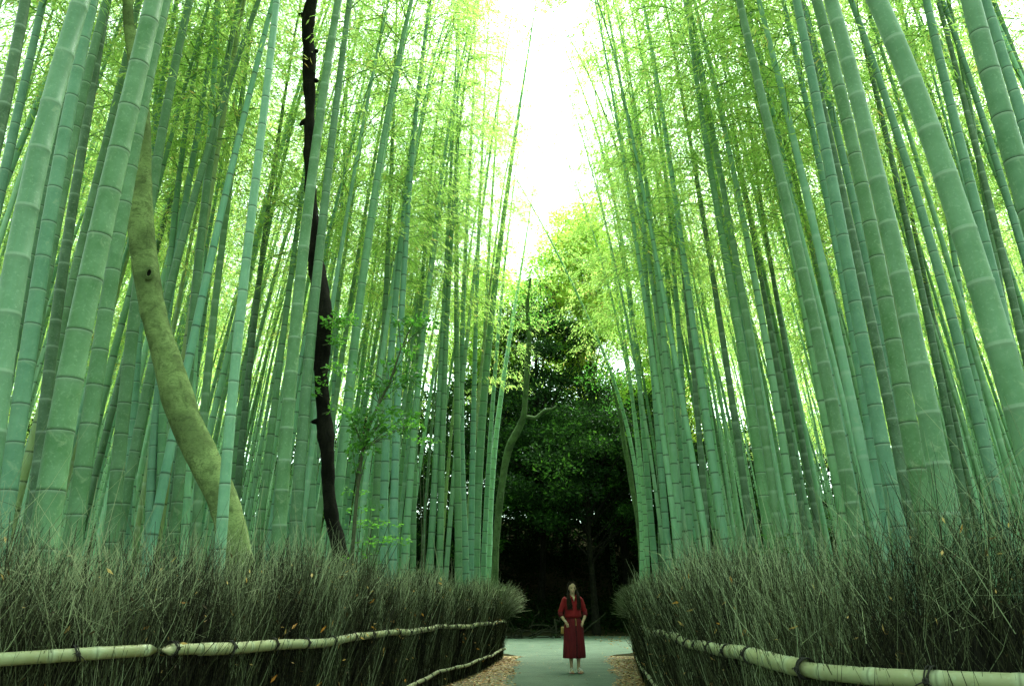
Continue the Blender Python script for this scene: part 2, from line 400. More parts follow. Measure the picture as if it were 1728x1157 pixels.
# (photo pixel track of the culm [(x, y) ...], width in pixels at y=600, diameter guess, tone, pale rings?)
MEAS = [
 ([(42,0),(26,100),(5,180),(-45,400)], 27, .14, 'd', 1),
 ([(72,0),(45,140),(5,290),(-50,560)], 20, .12, 'b', 0),
 ([(137,0),(95,140),(60,290),(28,440),(6,580),(-18,760)], 42, .17, 'm', 1),
 ([(140,0),(52,430),(25,580),(12,640),(-10,760)], 18, .12, 'm', 0),
 ([(157,0),(125,150),(97,290),(72,440),(50,580),(33,700),(18,800)], 27, .14, 'b', 0),
 ([(182,0),(158,140),(132,290),(108,440),(90,580),(73,714),(60,850)], 19, .12, 'd', 1),
 ([(234,0),(212,105),(181,230),(150,365),(118,500),(90,640),(62,800),(50,880)], 17.5, .12, 'g', 0),
 ([(260,0),(244,70),(208,220),(174,375),(140,530),(110,685),(86,820),(78,890)], 42, .18, 'g', 0),
 ([(280,0),(244,165),(220,285),(187,475),(168,595),(151,717),(135,830),(126,890)], 27, .15, 'g', 0),
 ([(279,0),(264,150),(252,300),(232,600),(222,850)], 11, .10, 'p', 0),
 ([(262,300),(235,440),(226,570),(208,700),(199,790),(190,880)], 21, .14, 'g', 0),
 ([(275,540),(254,620),(239,700),(226,775),(212,845),(203,890)], 15, .11, 'm', 0),
 ([(365,0),(350,130),(323,282),(301,395),(285,530),(272,620),(262,720),(252,880)], 13, .11, 'b', 0),
 ([(369,0),(356,185),(347,330),(340,428),(331,530),(323,630),(312,880)], 15, .12, 'p', 0),
 ([(430,0),(412,135),(396,258),(384,345),(366,478),(353,610),(345,695),(332,880)], 13.5, .12, 'g', 1),
 ([(467,0),(458,82),(436,272),(419,400),(400,590),(389,710),(378,828),(374,900)], 17, .083, 'p', 0),
 ([(450,400),(418,600),(400,740),(388,900)], 9.5, .10, 'g', 0),
 ([(507,0),(489,120),(461,300),(443,420),(421,600),(405,800)], 11, .11, 'd', 0),
 ([(512,300),(495,450),(475,600),(459,700),(449,780),(442,880)], 11.5, .11, 'g', 0),
 ([(571,0),(552,112),(539,210),(518,365),(501,522),(492,632),(479,786),(471,885),(468,940)], 21, .14, 'g', 1),
 ([(590,0),(571,148),(556,275),(545,365),(532,502),(518,636),(508,770),(498,895),(496,940)], 18, .13, 'm', 0),
 ([(592,0),(585,180),(578,325),(570,505),(564,600),(556,900)], 8.5, .10, 'b', 0),
 ([(695,0),(672,100),(652,205),(639,280),(618,438),(599,600),(583,690),(572,807),(564,930)], 15.5, .12, 'm', 0),
 ([(725,0),(705,160),(688,300),(675,435),(664,545),(656,650),(650,780),(647,900)], 12, .12, 'b', 0),
 ([(670,0),(665,150),(659,310),(654,460),(648,600),(635,790),(633,920)], 11.5, .12, 'g', 0),
 ([(802,0),(797,200),(790,330),(782,500),(779,600),(780,700),(784,900)], 8.5, .11, 'b', 0),
 ([(905,0),(886,130),(871,218),(858,300),(845,400),(835,500),(822,600),(815,700),(807,800),(802,950)], 12, .13, 'm', 0),
 ([(895,350),(870,520),(855,600),(839,700),(832,800),(827,900),(824,980)], 7, .10, 'p', 0),
 ([(745,300),(727,450),(716,540),(709,620),(699,740),(688,850),(682,960)], 9.5, .11, 'p', 0),
 ([(774,0),(758,300),(756,450),(745,600),(736,730),(730,850),(728,940)], 9, .11, 'm', 0),
 ([(768,300),(752,600),(748,700),(743,900)], 9, .11, 'g', 0),
 ([(775,0),(770,400),(772,650),(771,800),(774,920)], 9.5, .11, 'g', 0),
 ([(552,300),(533,600),(528,780),(525,920)], 12, .12, 'm', 0),
 ([(700,200),(689,400),(670,620),(666,800),(664,940)], 11.5, .11, 'b', 0),
 ([(726,300),(706,600),(699,800),(697,940)], 8, .10, 'g', 0),
 ([(1248,0),(1267,90),(1298,215),(1329,348),(1363,492),(1395,640),(1424,790),(1440,862),(1449,910)], 21, .13, 'g', 1),
 ([(1156,0),(1166,65),(1194,190),(1223,322),(1247,465),(1270,617),(1289,720),(1305,828),(1318,930)], 13, .12, 'g', 1),
 ([(1121,0),(1140,100),(1160,205),(1183,350),(1205,490),(1230,632),(1249,768),(1262,860),(1273,950)], 11, .12, 'd', 1),
 ([(1160,0),(1183,190),(1202,300),(1224,430),(1240,525),(1256,610),(1276,757),(1296,890)], 15, .13, 'g', 0),
 ([(1085,0),(1120,200),(1139,330),(1157,470),(1178,600),(1195,725),(1210,820),(1228,950)], 12, .12, 'p', 0),
 ([(1171,0),(1206,145),(1241,302),(1267,437),(1292,575),(1315,710),(1336,842),(1347,930)], 12, .11, 'p', 0),
 ([(1206,0),(1235,200),(1271,390),(1303,580),(1330,722),(1347,822),(1363,920)], 9, .10, 'd', 1),
 ([(1245,0),(1280,300),(1298,450),(1328,600),(1353,728),(1371,843),(1384,920)], 9, .10, 'd', 1),
 ([(1344,0),(1363,97),(1385,205),(1406,315),(1430,440),(1452,565),(1477,685),(1503,820),(1520,910)], 23, .13, 'b', 0),
 ([(1354,0),(1377,85),(1409,208),(1441,342),(1470,482),(1497,600),(1548,900)], 16, .12, 'b', 0),
 ([(1322,0),(1344,105),(1369,210),(1393,320),(1416,438),(1439,565),(1470,750),(1492,900)], 14, .11, 'b', 0),
 ([(1349,0),(1369,95),(1391,185),(1412,288),(1435,375),(1463,510),(1493,650),(1521,790),(1545,910)], 17, .12, 'd', 1),
 ([(1378,0),(1397,70),(1432,217),(1467,372),(1499,535),(1531,705),(1561,875),(1568,920)], 28, .14, 'g', 0),
 ([(1402,0),(1435,120),(1476,280),(1514,450),(1551,623),(1585,792),(1601,877),(1609,930)], 34, .15, 'm', 1),
 ([(1436,0),(1471,100),(1511,213),(1548,335),(1585,460),(1622,600),(1653,715),(1685,850)], 17, .11, 'b', 0),
 ([(1440,0),(1500,250),(1522,338),(1561,520),(1590,660),(1612,760),(1633,880)], 12.5, .10, 'd', 0),
 ([(1460,0),(1545,400),(1589,600),(1617,725),(1640,850)], 8.5, .09, 'd', 0),
 ([(1480,0),(1517,90),(1553,180),(1590,275),(1622,375),(1657,488),(1692,600),(1735,740)], 45, .15, 'm', 1),
 ([(1563,0),(1587,103),(1617,230),(1651,367),(1685,500),(1707,600),(1760,850)], 20, .12, 'b', 0),
 ([(1583,0),(1606,90),(1638,215),(1672,345),(1703,487),(1732,600),(1790,850)], 14, .10, 'd', 1),
 ([(1590,0),(1624,95),(1655,192),(1687,290),(1717,395),(1778,600),(1850,850)], 14, .10, 'b', 0),
 ([(1638,0),(1660,85),(1684,170),(1712,265),(1742,370),(1815,620),(1880,850)], 42, .15, 'm', 0),
 ([(1662,0),(1692,92),(1714,160),(1770,350),(1850,600)], 24, .12, 'b', 0),
 ([(1676,0),(1695,47),(1713,95),(1790,300),(1900,600)], 14, .10, 'b', 0),
 ([(1005,570),(1027,610),(1054,700),(1067,760),(1077,860),(1085,960)], 5, .075, 'p', 0),
 ([(1010,420),(1050,600),(1073,700),(1085,800),(1092,980)], 5, .08, 'p', 0),
 ([(957,90),(980,150),(1016,260),(1039,340),(1052,400),(1069,580),(1078,650),(1088,750),(1100,850),(1106,980)], 8, .12, 'b', 0),
 ([(942,30),(958,60),(990,120),(1025,200),(1059,330),(1082,430),(1096,500),(1103,600),(1108,700),(1112,800),(1117,960)], 8, .12, 'd', 0),
 ([(1080,300),(1098,600),(1105,650),(1113,750),(1126,900),(1130,970)], 9, .11, 'b', 0),
 ([(1075,200),(1120,600),(1134,700),(1140,800),(1144,900),(1147,970)], 10.5, .12, 'p', 0),
 ([(1100,100),(1140,500),(1155,700),(1160,800),(1165,960)], 9, .11, 'p', 0),
 ([(1120,200),(1167,625),(1181,728),(1190,815),(1194,950)], 8.5, .10, 'd', 1),
 ([(850,60),(838,250),(820,500),(812,700),(806,960)], 7, .11, 'p', 0),
 ([(875,250),(852,450),(836,620),(823,800),(816,970)], 6, .10, 'b', 0),
 ([(826,0),(815,250),(800,600),(795,960)], 8, .11, 'b', 0),
 ([(985,60),(1010,200),(1045,400),(1075,600),(1095,780),(1103,970)], 6.5, .10, 'b', 0),
 ([(1010,0),(1040,200),(1078,430),(1108,650),(1120,800),(1126,970)], 7.5, .11, 'p', 0),
 ([(1040,0),(1065,200),(1100,450),(1130,700),(1140,970)], 8, .11, 'g', 0),
 ([(1075,0),(1100,250),(1135,550),(1155,800),(1160,970)], 8, .11, 'b', 0),
 ([(995,250),(1030,430),(1062,620),(1080,800),(1092,975)], 5.5, .10, 'p', 0),
 # slimmer culms read off between the big ones
 ([(300,0),(292,300),(283,600),(272,880)], 8, .09, 'b', 0),
 ([(318,0),(300,200),(285,400),(268,700),(258,880)], 8, .09, 'g', 0),
 ([(405,0),(345,400),(312,600),(290,880)], 9, .10, 'd', 0),
 ([(420,60),(375,300),(340,600),(300,880)], 8, .09, 'b', 0),
 ([(245,420),(230,600),(214,880)], 13, .11, 'b', 0),
 ([(330,500),(305,750),(298,880)], 16, .12, 'g', 0),
 ([(270,700),(280,760),(268,880)], 13, .11, 'm', 0),
 ([(110,300),(48,620),(32,700),(14,800)], 22, .13, 'g', 0),
 ([(1640,200),(1690,500),(1725,700)], 12, .09, 'g', 0),
 ([(1605,400),(1640,600),(1663,740),(1690,860)], 11, .10, 'b', 0),
 ([(1405,300),(1440,500),(1470,700),(1495,880)], 12, .11, 'g', 0),
 ([(1330,300),(1385,600),(1405,740),(1425,880)], 11, .11, 'm', 0),
]
ORD = ['first', 'second', 'third', 'fourth', 'fifth', 'sixth', 'seventh', 'eighth', 'ninth', 'tenth', 'eleventh', 'twelfth', 'thirteenth', 'fourteenth', 'fifteenth', 'sixteenth',
       'seventeenth', 'eighteenth', 'nineteenth', 'twentieth', 'twenty-first', 'twenty-second', 'twenty-third', 'twenty-fourth', 'twenty-fifth', 'twenty-sixth', 'twenty-seventh',
       'twenty-eighth', 'twenty-ninth', 'thirtieth', 'thirty-first', 'thirty-second', 'thirty-third']
TW = {'g': 'olive green', 'd': 'dark green', 'b': 'blue-green', 'p': 'pale green', 'm': 'mid green', 'y': 'yellowish green'}
def xat(tr, y):
    t = sorted(tr, key=lambda q: q[1]); return float(np.interp(y, [q[1] for q in t], [q[0] for q in t]))
def hedge_min_depth(px):
    """how deep (world y) a culm seen in this direction must stand to be behind the hedges"""
    xn = (px - CX) / F_PX
    line = lh if xn < .03 else rh
    sl = line[:, 0] / np.maximum(line[:, 1], .1)
    k = xn / 1.02
    i = np.argmin(np.abs(sl - k)); return line[i, 1]
counts = {}
order = sorted(range(len(MEAS)), key=lambda i: xat(MEAS[i][0], 600))
rank = {}
for side in ('left', 'right'):
    for cls in ('very thick', 'thick', 'middling', 'slim'):
        seq = [i for i in order if ('left' if xat(MEAS[i][0], 900) < 900 else 'right') == side and
               ('very thick' if MEAS[i][1] >= 26 else 'thick' if MEAS[i][1] >= 16.5 else 'middling' if MEAS[i][1] >= 11.4 else 'slim') == cls]
        if side == 'right': seq = seq[::-1]
        for q, i in enumerate(seq): rank[i] = (side, cls, q)
taken = []
for i, (tr, w, D, tone, pale) in enumerate(MEAS):
    base_px = xat(tr, 900)
    ymin = hedge_min_depth(max(-60, min(1790, base_px))) + .55 + .25 * random.random()
    ymin = max(ymin, 3.6)
    t = D * 1296 / w; Y0 = max(t * .96, ymin)
    if 740 < base_px < 1180:      # views that graze the fence: keep the foot a good step behind it
        kx = (base_px - CX) / F_PX / 1.03
        while Y0 < 27 and not (kx * Y0 < hedge_x(lh, min(Y0, 20.6)) - .62 if base_px < 900 else kx * Y0 > hedge_x(rh, min(Y0, 20.6)) + .62): Y0 += .25
        ymin = max(ymin, Y0)
    if t * .96 < ymin - .01: D = min(.20, w * (Y0 / .96) / 1296)
    taken.append((0, Y0))
    P = np.array([at_depth(px, py, Y0) for px, py in tr])
    o = np.argsort(P[:, 2]); X, Z = P[o, 0], P[o, 2]
    deg = 3 if len(tr) >= 7 else 2 if len(tr) >= 4 else 1
    cf = np.polyfit(Z, X, deg); zlo, zhi = Z[0], Z[-1]
    dlo = np.polyval(np.polyder(cf), zlo); dhi = np.polyval(np.polyder(cf), zhi); xlo = np.polyval(cf, zlo); xhi = np.polyval(cf, zhi)
    H = max(random.uniform(14.5, 18), min(zhi * 1.06, 20))
    sgn = 1 if base_px < 900 else -1
    yl = random.uniform(-.02, .02)
    def curve(z, cf=cf, zlo=zlo, zhi=zhi, dlo=dlo, dhi=dhi, xlo=xlo, xhi=xhi, sgn=sgn, H=H, yl=yl):
        z = np.asarray(z, float)
        x = np.where(z < zlo, xlo + dlo * .6 * (z - zlo), np.where(z > zhi, xhi + dhi * (z - zhi) + sgn * .012 * (z - zhi) ** 2, np.polyval(cf, np.clip(z, zlo, zhi))))
        return np.stack([x, np.zeros_like(z) + yl * np.clip(z - 2, 0, None) * 0, z], -1)
    x0 = float(curve(0.)[0]); taken[-1] = (x0, Y0)
    crv = lambda z, c=curve, x0=x0: c(z) - np.array([x0, 0, 0])
    side, cls, q = rank[i]
    lab = f"{cls} {TW[tone]} bamboo, {ORD[q]} {cls} one from the {side} edge of the photo"
    root = empty('bamboo', (x0, Y0, 0), lab, 'bamboo', f"bamboo on the {side} of the path")
    near = Y0 < 11
    inter = max(.27, min(.42, D * 2.3 + .05)) * random.uniform(.93, 1.07)
    # radius: w is measured at y=600; undo the taper down to the base
    z6 = at_depth(0, 600, Y0)[2]
    r0 = D / 2 / max(.5, float(radius(z6, 1, H))) * .97
    look = (LOOKP if pale else LOOK) if near else (FARP if pale else FAR)
    c = culm(crv, r0, H, inter, 20 if near else 10, look)
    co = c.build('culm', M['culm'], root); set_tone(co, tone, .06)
    if Y0 > 9.5: k_ = 1.35 if tone != 'd' else 1.1; co.color = [q_ * k_ for q_ in co.color[:3]] + [1]  # far culms lightened: haze painted into their colour
    z0 = H * random.uniform(.42, .5) if Y0 > 9 else H * .52
    mt, ml = foliage(crv, H, z0, 46, 82 if Y0 > 9 else 60)
    ml.join(mt).build('foliage', M['bleaf'], root, smooth=False, mat2=M['btwig'])

# ---- the rest of the grove: shared variants
VAR = []
for k in range(14):
    H = random.uniform(14, 18.5); a = random.uniform(.01, .07); b_ = random.uniform(.004, .011); cc = random.uniform(-.2, .2)
    def curve(z, a=a, b_=b_, cc=cc, H=H):
        z = np.asarray(z, float); u = z / H
        return np.stack([a * z + b_ * z ** 2 * .6 + 1.1 * np.clip(u - .75, 0, 1) ** 2 * 8 * (b_ / .008), cc * np.sin(u * 2.4), z], -1)
    r0 = random.uniform(.045, .068)
    pale = k % 3 == 0
    c = culm(curve, r0, H, random.uniform(.33, .42), 8, FARP if pale else FAR).mesh('culm', M['culm'])
    mt, ml = foliage(curve, H, H * random.uniform(.42, .52), 42, 70, .125, .018, yel=random.uniform(-.05, .12))
    VAR.append((c, ml.join(mt).mesh('foliage', M['bleaf'], False, M['btwig'])))

def in_left(x, y):  return x < hedge_x(lh, min(max(y, 4.5), 20.6)) - .75 - (0 if y < 20.6 else 0)
def in_right(x, y): return x > hedge_x(rh, min(max(y, 4.5), 20.6)) + .75
cand = []
tries = 0
while len(cand) < 900 and tries < 90000:
    tries += 1
    y = random.uniform(8.5, 52); x = random.uniform(-30, 32)
    if abs(x) > .74 * y + 1.5: continue
    L_, R_ = in_left(x, y), in_right(x, y)
    if not (L_ or R_): continue
    if y > 22 and -2.2 - (y - 22) * .55 < x < 4.6 + (y - 22) * .55: continue
    if y > 38 and abs(x) < 17: continue
    dens = 1.0 if y < 24 else .6
    if random.random() > dens: continue
    if (y < 11 and abs(x) / y < .40): continue
    mind = .34
    if any((x - u) ** 2 + (y - v) ** 2 < mind ** 2 for u, v in taken): continue
    taken.append((x, y)); cand.append((x, y))
cand = [c for c in cand]
random.shuffle(cand)
N_SIDE = 720
cand = cand[:N_SIDE]
cand.sort(key=lambda p: p[0] ** 2 + p[1] ** 2)
indiv, rest = cand[:214], cand[214:]
def lean_rot(x): return (0 if x < 1 else math.pi) + random.uniform(-.7, .7)
for (x, y) in indiv:
    k = random.randrange(len(VAR)); c, f = VAR[k]
    side = 'left' if x < 1 else 'right'; far = y > 17
    tone = random.choices('gbpmdy', [3, 3, 4, 4, 1, 1])[0]
    lab = f"slender {'distant' if far else 'middle-distance'} {TW[tone]} bamboo, one of many alike {side} of the path"
    root = empty('bamboo', (x, y, float(ground_h(x, y)) - .02), lab, 'bamboo', f"{'distant' if far else 'middle-distance'} {TW[tone]} bamboo {side} of the path")
    root.rotation_euler = (0, 0, lean_rot(x)); s = random.uniform(.85, 1.12); root.scale = (s, s, s * random.uniform(.95, 1.06))
    co = link('culm', c, root); set_tone(co, tone); co.color = [min(1, q_ * 1.6) for q_ in co.color[:3]] + [1]  # haze of the deeper grove put into the culm colour
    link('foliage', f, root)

# bamboo beyond the nearest three hundred, and unseen culms added behind the camera for shade: one object
def rest_forest(spots):
    mc, ml = MB(), MB()
    protos = []
    for k in range(6):
        H = random.uniform(14.5, 18.5); a = random.uniform(.0, .05); b_ = random.uniform(.003, .010)
        cv = lambda z, a=a, b_=b_: np.stack([a * np.asarray(z, float) + b_ * np.asarray(z, float) ** 2 * .8, 0 * np.asarray(z, float), np.asarray(z, float)], -1)
        c = culm(cv, random.uniform(.045, .06), H, .40, 6, [(-.02, 1, 0, .7), (.0, 1.04, .8, 0), (.03, 1, 0, 0)])
        _, l = foliage(cv, H, H * random.uniform(.42, .55), 30, 34, .17, .032, twig=False, yel=.05)
        protos.append((np.concatenate(c.v), np.concatenate(c.f), np.concatenate(c.a['node']), np.concatenate(c.a['band']),
                       np.concatenate(l.v), np.concatenate(l.f), np.concatenate(l.a['tint'])))
    for (x, y) in spots:
        cv, cf, nd, bd, lv, lf, lt = random.choice(protos)
        th = lean_rot(x); s = random.uniform(.85, 1.1); c_, s_ = math.cos(th) * s, math.sin(th) * s
        Rm = np.array([[c_, s_, 0], [-s_, c_, 0], [0, 0, s]]); off = np.array([x, y, float(ground_h(x, y)) - .05])
        mc.add(cv @ Rm + off, cf, node=nd, band=bd); ml.add(lv @ Rm + off, lf, tint=np.clip(lt + random.uniform(-.1, .1), 0, 1))
    return mc, ml
extra = []
tr_ = 0
while len(extra) < 190 and tr_ < 20000:
    tr_ += 1
    x = random.uniform(-26, 27); y = random.uniform(-14, 10)
    if abs(x) < .80 * y + 2 and y > 0: continue
    if -3.3 < x < 3.0: continue
    if y < 5 and (abs(x) < 3.6): continue
    if y > 0 and abs(x) < 5.5 and y < 5: continue
    if any((x - u) ** 2 + (y - v) ** 2 < .8 for u, v in extra): continue
    extra.append((x, y))
far_ring = []
for k in range(150):
    x = random.choice((-1, 1)) * random.uniform(14, 44); y = random.uniform(22, 60)
    if abs(x) / y > 1.0: continue
    far_ring.append((x, y))
stems = []
tr_ = 0
while len(stems) < 330 and tr_ < 60000:
    tr_ += 1
    y = random.uniform(14, 44); x = random.uniform(-30, 32)
    if abs(x) > .76 * y: continue
    if not (in_left(x, y) or in_right(x, y)): continue
    if y > 21 and -2.6 - (y - 22) * .55 < x < 5.0 + (y - 22) * .55: continue
    if any((x - u) ** 2 + (y - v) ** 2 < .07 for u, v in taken): continue
    taken.append((x, y)); stems.append((x, y))
def rest_all():
    mc, ml = rest_forest(rest + far_ring + extra)
    m2, _ = rest_forest(stems)
    for v, f, a, b in zip(m2.v, m2.f, m2.a['node'], m2.a['band']): mc.v.append(v); mc.f.append(f + mc.n); mc.a['node'].append(a); mc.a['band'].append(b)
    mc.n += m2.n
    return mc, ml
mc, ml = rest_all()
o = mc.build('bamboo_thicket', M['culm']); o.color = (.20, .38, .23, 1)  # pale colour carries the haze over the far stems
tag(o, 'far bamboo stems crowding together at the back of the grove, plus unseen ones added behind the camera for shade', 'bamboo thicket', kind='stuff')
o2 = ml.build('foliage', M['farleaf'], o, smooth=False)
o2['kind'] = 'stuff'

# ------------------------------------------------------------------ brushwood fences
def build_fence(line, sgn, label, tipfun):
    """line: smoothed front line; sgn: +1 the grove lies towards -x (left fence), -1 right fence"""
    root = empty('brushwood_fence', (line[-1][0], line[-1][1], 0), label, 'fence', 'brushwood fences along the path')
    inv = np.array([-line[-1][0], -line[-1][1], 0.])
    p = line[:, :2]; T = np.gradient(p, axis=0); T /= np.linalg.norm(T, axis=1, keepdims=True)
    Nn = np.stack([-T[:, 1], T[:, 0]], -1) * sgn         # away from the path
    s = np.concatenate([[0], np.cumsum(np.linalg.norm(np.diff(p, axis=0), axis=1))]); S = s[-1]
    def P_at(q):
        x = np.interp(q, s, p[:, 0]); y = np.interp(q, s, p[:, 1]); nx = np.interp(q, s, Nn[:, 0]); ny = np.interp(q, s, Nn[:, 1])
        tx = np.interp(q, s, T[:, 0]); ty = np.interp(q, s, T[:, 1])
        return np.stack([x, y], -1), np.stack([nx, ny], -1), np.stack([tx, ty], -1)
    dcam = np.linalg.norm(p, axis=1)
    # dark slab added inside the twigs to block light
    mb = MB(); q = np.arange(0, S, .15); c, n, t = P_at(q); k = len(q)
    secs = [(.10, -.02), (.08, .6), (.12, .95), (.19, 1.16), (.27, 1.22), (.36, 1.14), (.40, .6), (.42, -.02)]
    ht = tipfun(q, S)[0]
    rows = []
    for (off, z) in secs:
        rows.append(np.concatenate([c + n * (off + .02 * rng.normal(size=(k, 1))), (z * np.where(z > 1, ht / 1.62, 1) + .025 * rng.normal(size=k))[:, None]], 1))
    V = np.stack(rows, 1); idx = np.arange(k * len(secs)).reshape(k, len(secs))
    mb.add(V.reshape(-1, 3) + inv, np.stack([idx[:-1, :-1], idx[1:, :-1], idx[1:, 1:], idx[:-1, 1:]], -1))
    mb.build('brushwood_shade_core', M['shadecore'], root)
    # twigs: density falls with distance from the camera
    mb = MB()
    dens = 900 / np.clip(dcam, 2.5, 30) ** .48
    w = dens[:-1] * np.diff(s); tot = int(w.sum()); cdf = np.concatenate([[0], np.cumsum(w)]) / w.sum()
    def rand_q(n): return np.interp(rng.random(n), cdf, s)
    def twigs(n, zlo, zhi, len_lo, len_hi, tilt, offlo, offhi, tint_mu, thick, wav=.06, lean_out=0.):
        q = rand_q(n); c, nrm, t = P_at(q)
        hgt, fan = tipfun(q, S)
        off = rng.uniform(offlo, offhi, (n, 1))
        z0 = rng.uniform(zlo, zhi, n) * np.where(zhi > .9, hgt / 1.62, 1)
        L = rng.uniform(len_lo, len_hi, n)
        a = rng.normal(0, tilt, n) + fan * np.clip((z0 - .3) / 1.1, 0, 1.2)
        bn = rng.normal(lean_out, .16, n)
        tilt_n = -np.maximum(fan * 0, 0)
        d = np.concatenate([t * np.sin(a)[:, None] + nrm * bn[:, None], np.cos(a)[:, None]], 1)
        st = np.concatenate([c + nrm * off, z0[:, None]], 1)
        mid = st + d * (L * .5)[:, None] + rng.normal(0, wav, (n, 3)) * L[:, None]
        end = st + d * L[:, None] + rng.normal(0, wav * 1.5, (n, 3)) * L[:, None]
        # nothing rises far above the hedge's own height
        P = np.stack([st, mid, end], 1) + inv
        dist = np.interp(q, s, dcam)
        th = thick * (.6 + .95 * rng.random(n) ** 1.5) * np.clip(dist / 6, .55, 2.2)
        rad = th[:, None] * np.array([1, .75, .35])
        V, F = tubes(P, rad, 3)
        clump = .20 * np.sin(q * 4.3 + 1.1 * np.sin(q * 2.1)) + .16 * np.sin(q * 11.7 + z0 * 5) + .08 * np.sin(q * 23 + 3)
        mb.add(V, F, tint=spread(np.clip(rng.normal(tint_mu, .22, n) + clump, 0, .98), 9))
        return P, d
    f = tot / 10000.  # tints paint lit tops and shaded gaps into the twig colour
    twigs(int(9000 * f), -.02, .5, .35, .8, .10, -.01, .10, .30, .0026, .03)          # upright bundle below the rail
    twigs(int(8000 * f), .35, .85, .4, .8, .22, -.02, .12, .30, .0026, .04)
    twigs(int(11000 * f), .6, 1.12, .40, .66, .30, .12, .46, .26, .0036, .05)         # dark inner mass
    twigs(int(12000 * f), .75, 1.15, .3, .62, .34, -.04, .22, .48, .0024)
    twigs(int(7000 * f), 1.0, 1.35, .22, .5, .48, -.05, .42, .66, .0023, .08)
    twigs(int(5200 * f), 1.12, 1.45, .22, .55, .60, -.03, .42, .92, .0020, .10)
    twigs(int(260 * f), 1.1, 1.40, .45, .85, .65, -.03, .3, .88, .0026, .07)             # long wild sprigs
    # the flared broom of twigs at the far end
    n = 2600; q = S - rng.random(n) ** 1.3 * 1.3; c, nrm, t = P_at(q); u = 1 - (S - q) / 1.3
    z0 = rng.uniform(.85, 1.25, n); L = rng.uniform(.35, .75, n) * (.6 + .5 * u)
    lean = (.25 + (.95 if sgn > 0 else 1.15) * u) * rng.uniform(.5, 1.1, n)
    inward = -nrm
    d = np.concatenate([(inward * .8 + t * .35) * np.sin(lean)[:, None], np.cos(lean)[:, None]], 1)
    st = np.concatenate([c + nrm * rng.uniform(-.02, .3, (n, 1)), z0[:, None]], 1)
    P = np.stack([st, st + d * (L * .5)[:, None] + [0, 0, .03], st + d * L[:, None] + rng.normal(0, .04, (n, 3))], 1) + inv
    V, F = tubes(P, np.array([[.006, .005, .003]]) * np.ones((n, 1)), 3)
    mb.add(V, F, tint=spread(np.clip(rng.normal(.68, .15, n), 0, .95), 9))
    # small dry side leaves and bits
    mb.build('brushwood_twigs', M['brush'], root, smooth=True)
    ml = MB(); n = int(3600 * f); q = rand_q(n); c, nrm, t = P_at(q); hgt, _ = tipfun(q, S)
    pos = np.concatenate([c + nrm * rng.uniform(-.10, .25, (n, 1)), (rng.beta(2.2, 1.4, n) * 1.5 * hgt / 1.62 + .1)[:, None]], 1) + inv
    tint = rng.random(n); small = rng.random(n)
    leaves(ml, pos, rng.normal(size=(n, 3)) + [0, 0, -.3], (.022 + .045 * small ** 2) * np.clip(np.interp(q, s, dcam) / 5, .7, 1.2), (.008 + .011 * small ** 2) * np.clip(np.interp(q, s, dcam) / 5, .7, 1.2), np.where(small > .93, .35 + .4 * tint, np.where(tint > .3, .0 + .12 * small, .85 + .15 * tint)))
    o = ml.build('caught_leaves', M['dryleaf'], root, smooth=False); o['kind'] = 'stuff'
    # rails
    def rail(z, r0, name, cuts, off):
        for (qa, qb, dz) in cuts:
            q = []; rm = []; nd = []; bd = []
            g = qa; q.append(g); rm.append(1); nd.append(0); bd.append(0)
            g += .1
            while g < qb - .06:
                for dq, m, a_, b_ in [(-.03, 1, 0, 0), (-.008, 1.03, 0, .5), (0, 1.07, .45, .3), (.008, 1.05, 0, .5), (.03, 1, 0, 0)]:
                    q.append(g + dq); rm.append(m); nd.append(a_); bd.append(b_)
                g += random.uniform(.20, .30)
            q.append(qb); rm.append(1); nd.append(0); bd.append(0)
            q = np.array(q); c, nrm, t = P_at(np.clip(q, 0, S)); 
            zz = z + dz + .012 * np.sin(q * 1.7) + .006 * np.sin(q * 4.1)
            P = np.concatenate([c - nrm * off, zz[:, None]], 1)[None] + inv
            tap = np.linspace(1.07, .88, len(q))
            V, F = tubes(P, (r0 * np.array(rm) * tap)[None], 14)
            mb = MB(); mb.add(V, F, node=spread(nd, 14), band=spread(bd, 14))
            k = len(q)
            for e in (0, k - 1):   # end caps
                i0 = e * 14; cidx = np.arange(14) + i0
                F2 = [[cidx[0], cidx[a_], cidx[a_ + 1], cidx[a_ + 1]] for a_ in range(1, 13)]
                mb.f.append(np.array(F2))
            o = mb.build(name, M['rail'], root)
            kk = random.uniform(.9, 1.1); o.color = (.25 * kk, .235 * kk, .115 * kk, 1)
    return root, P_at, S, s, p, rail, inv
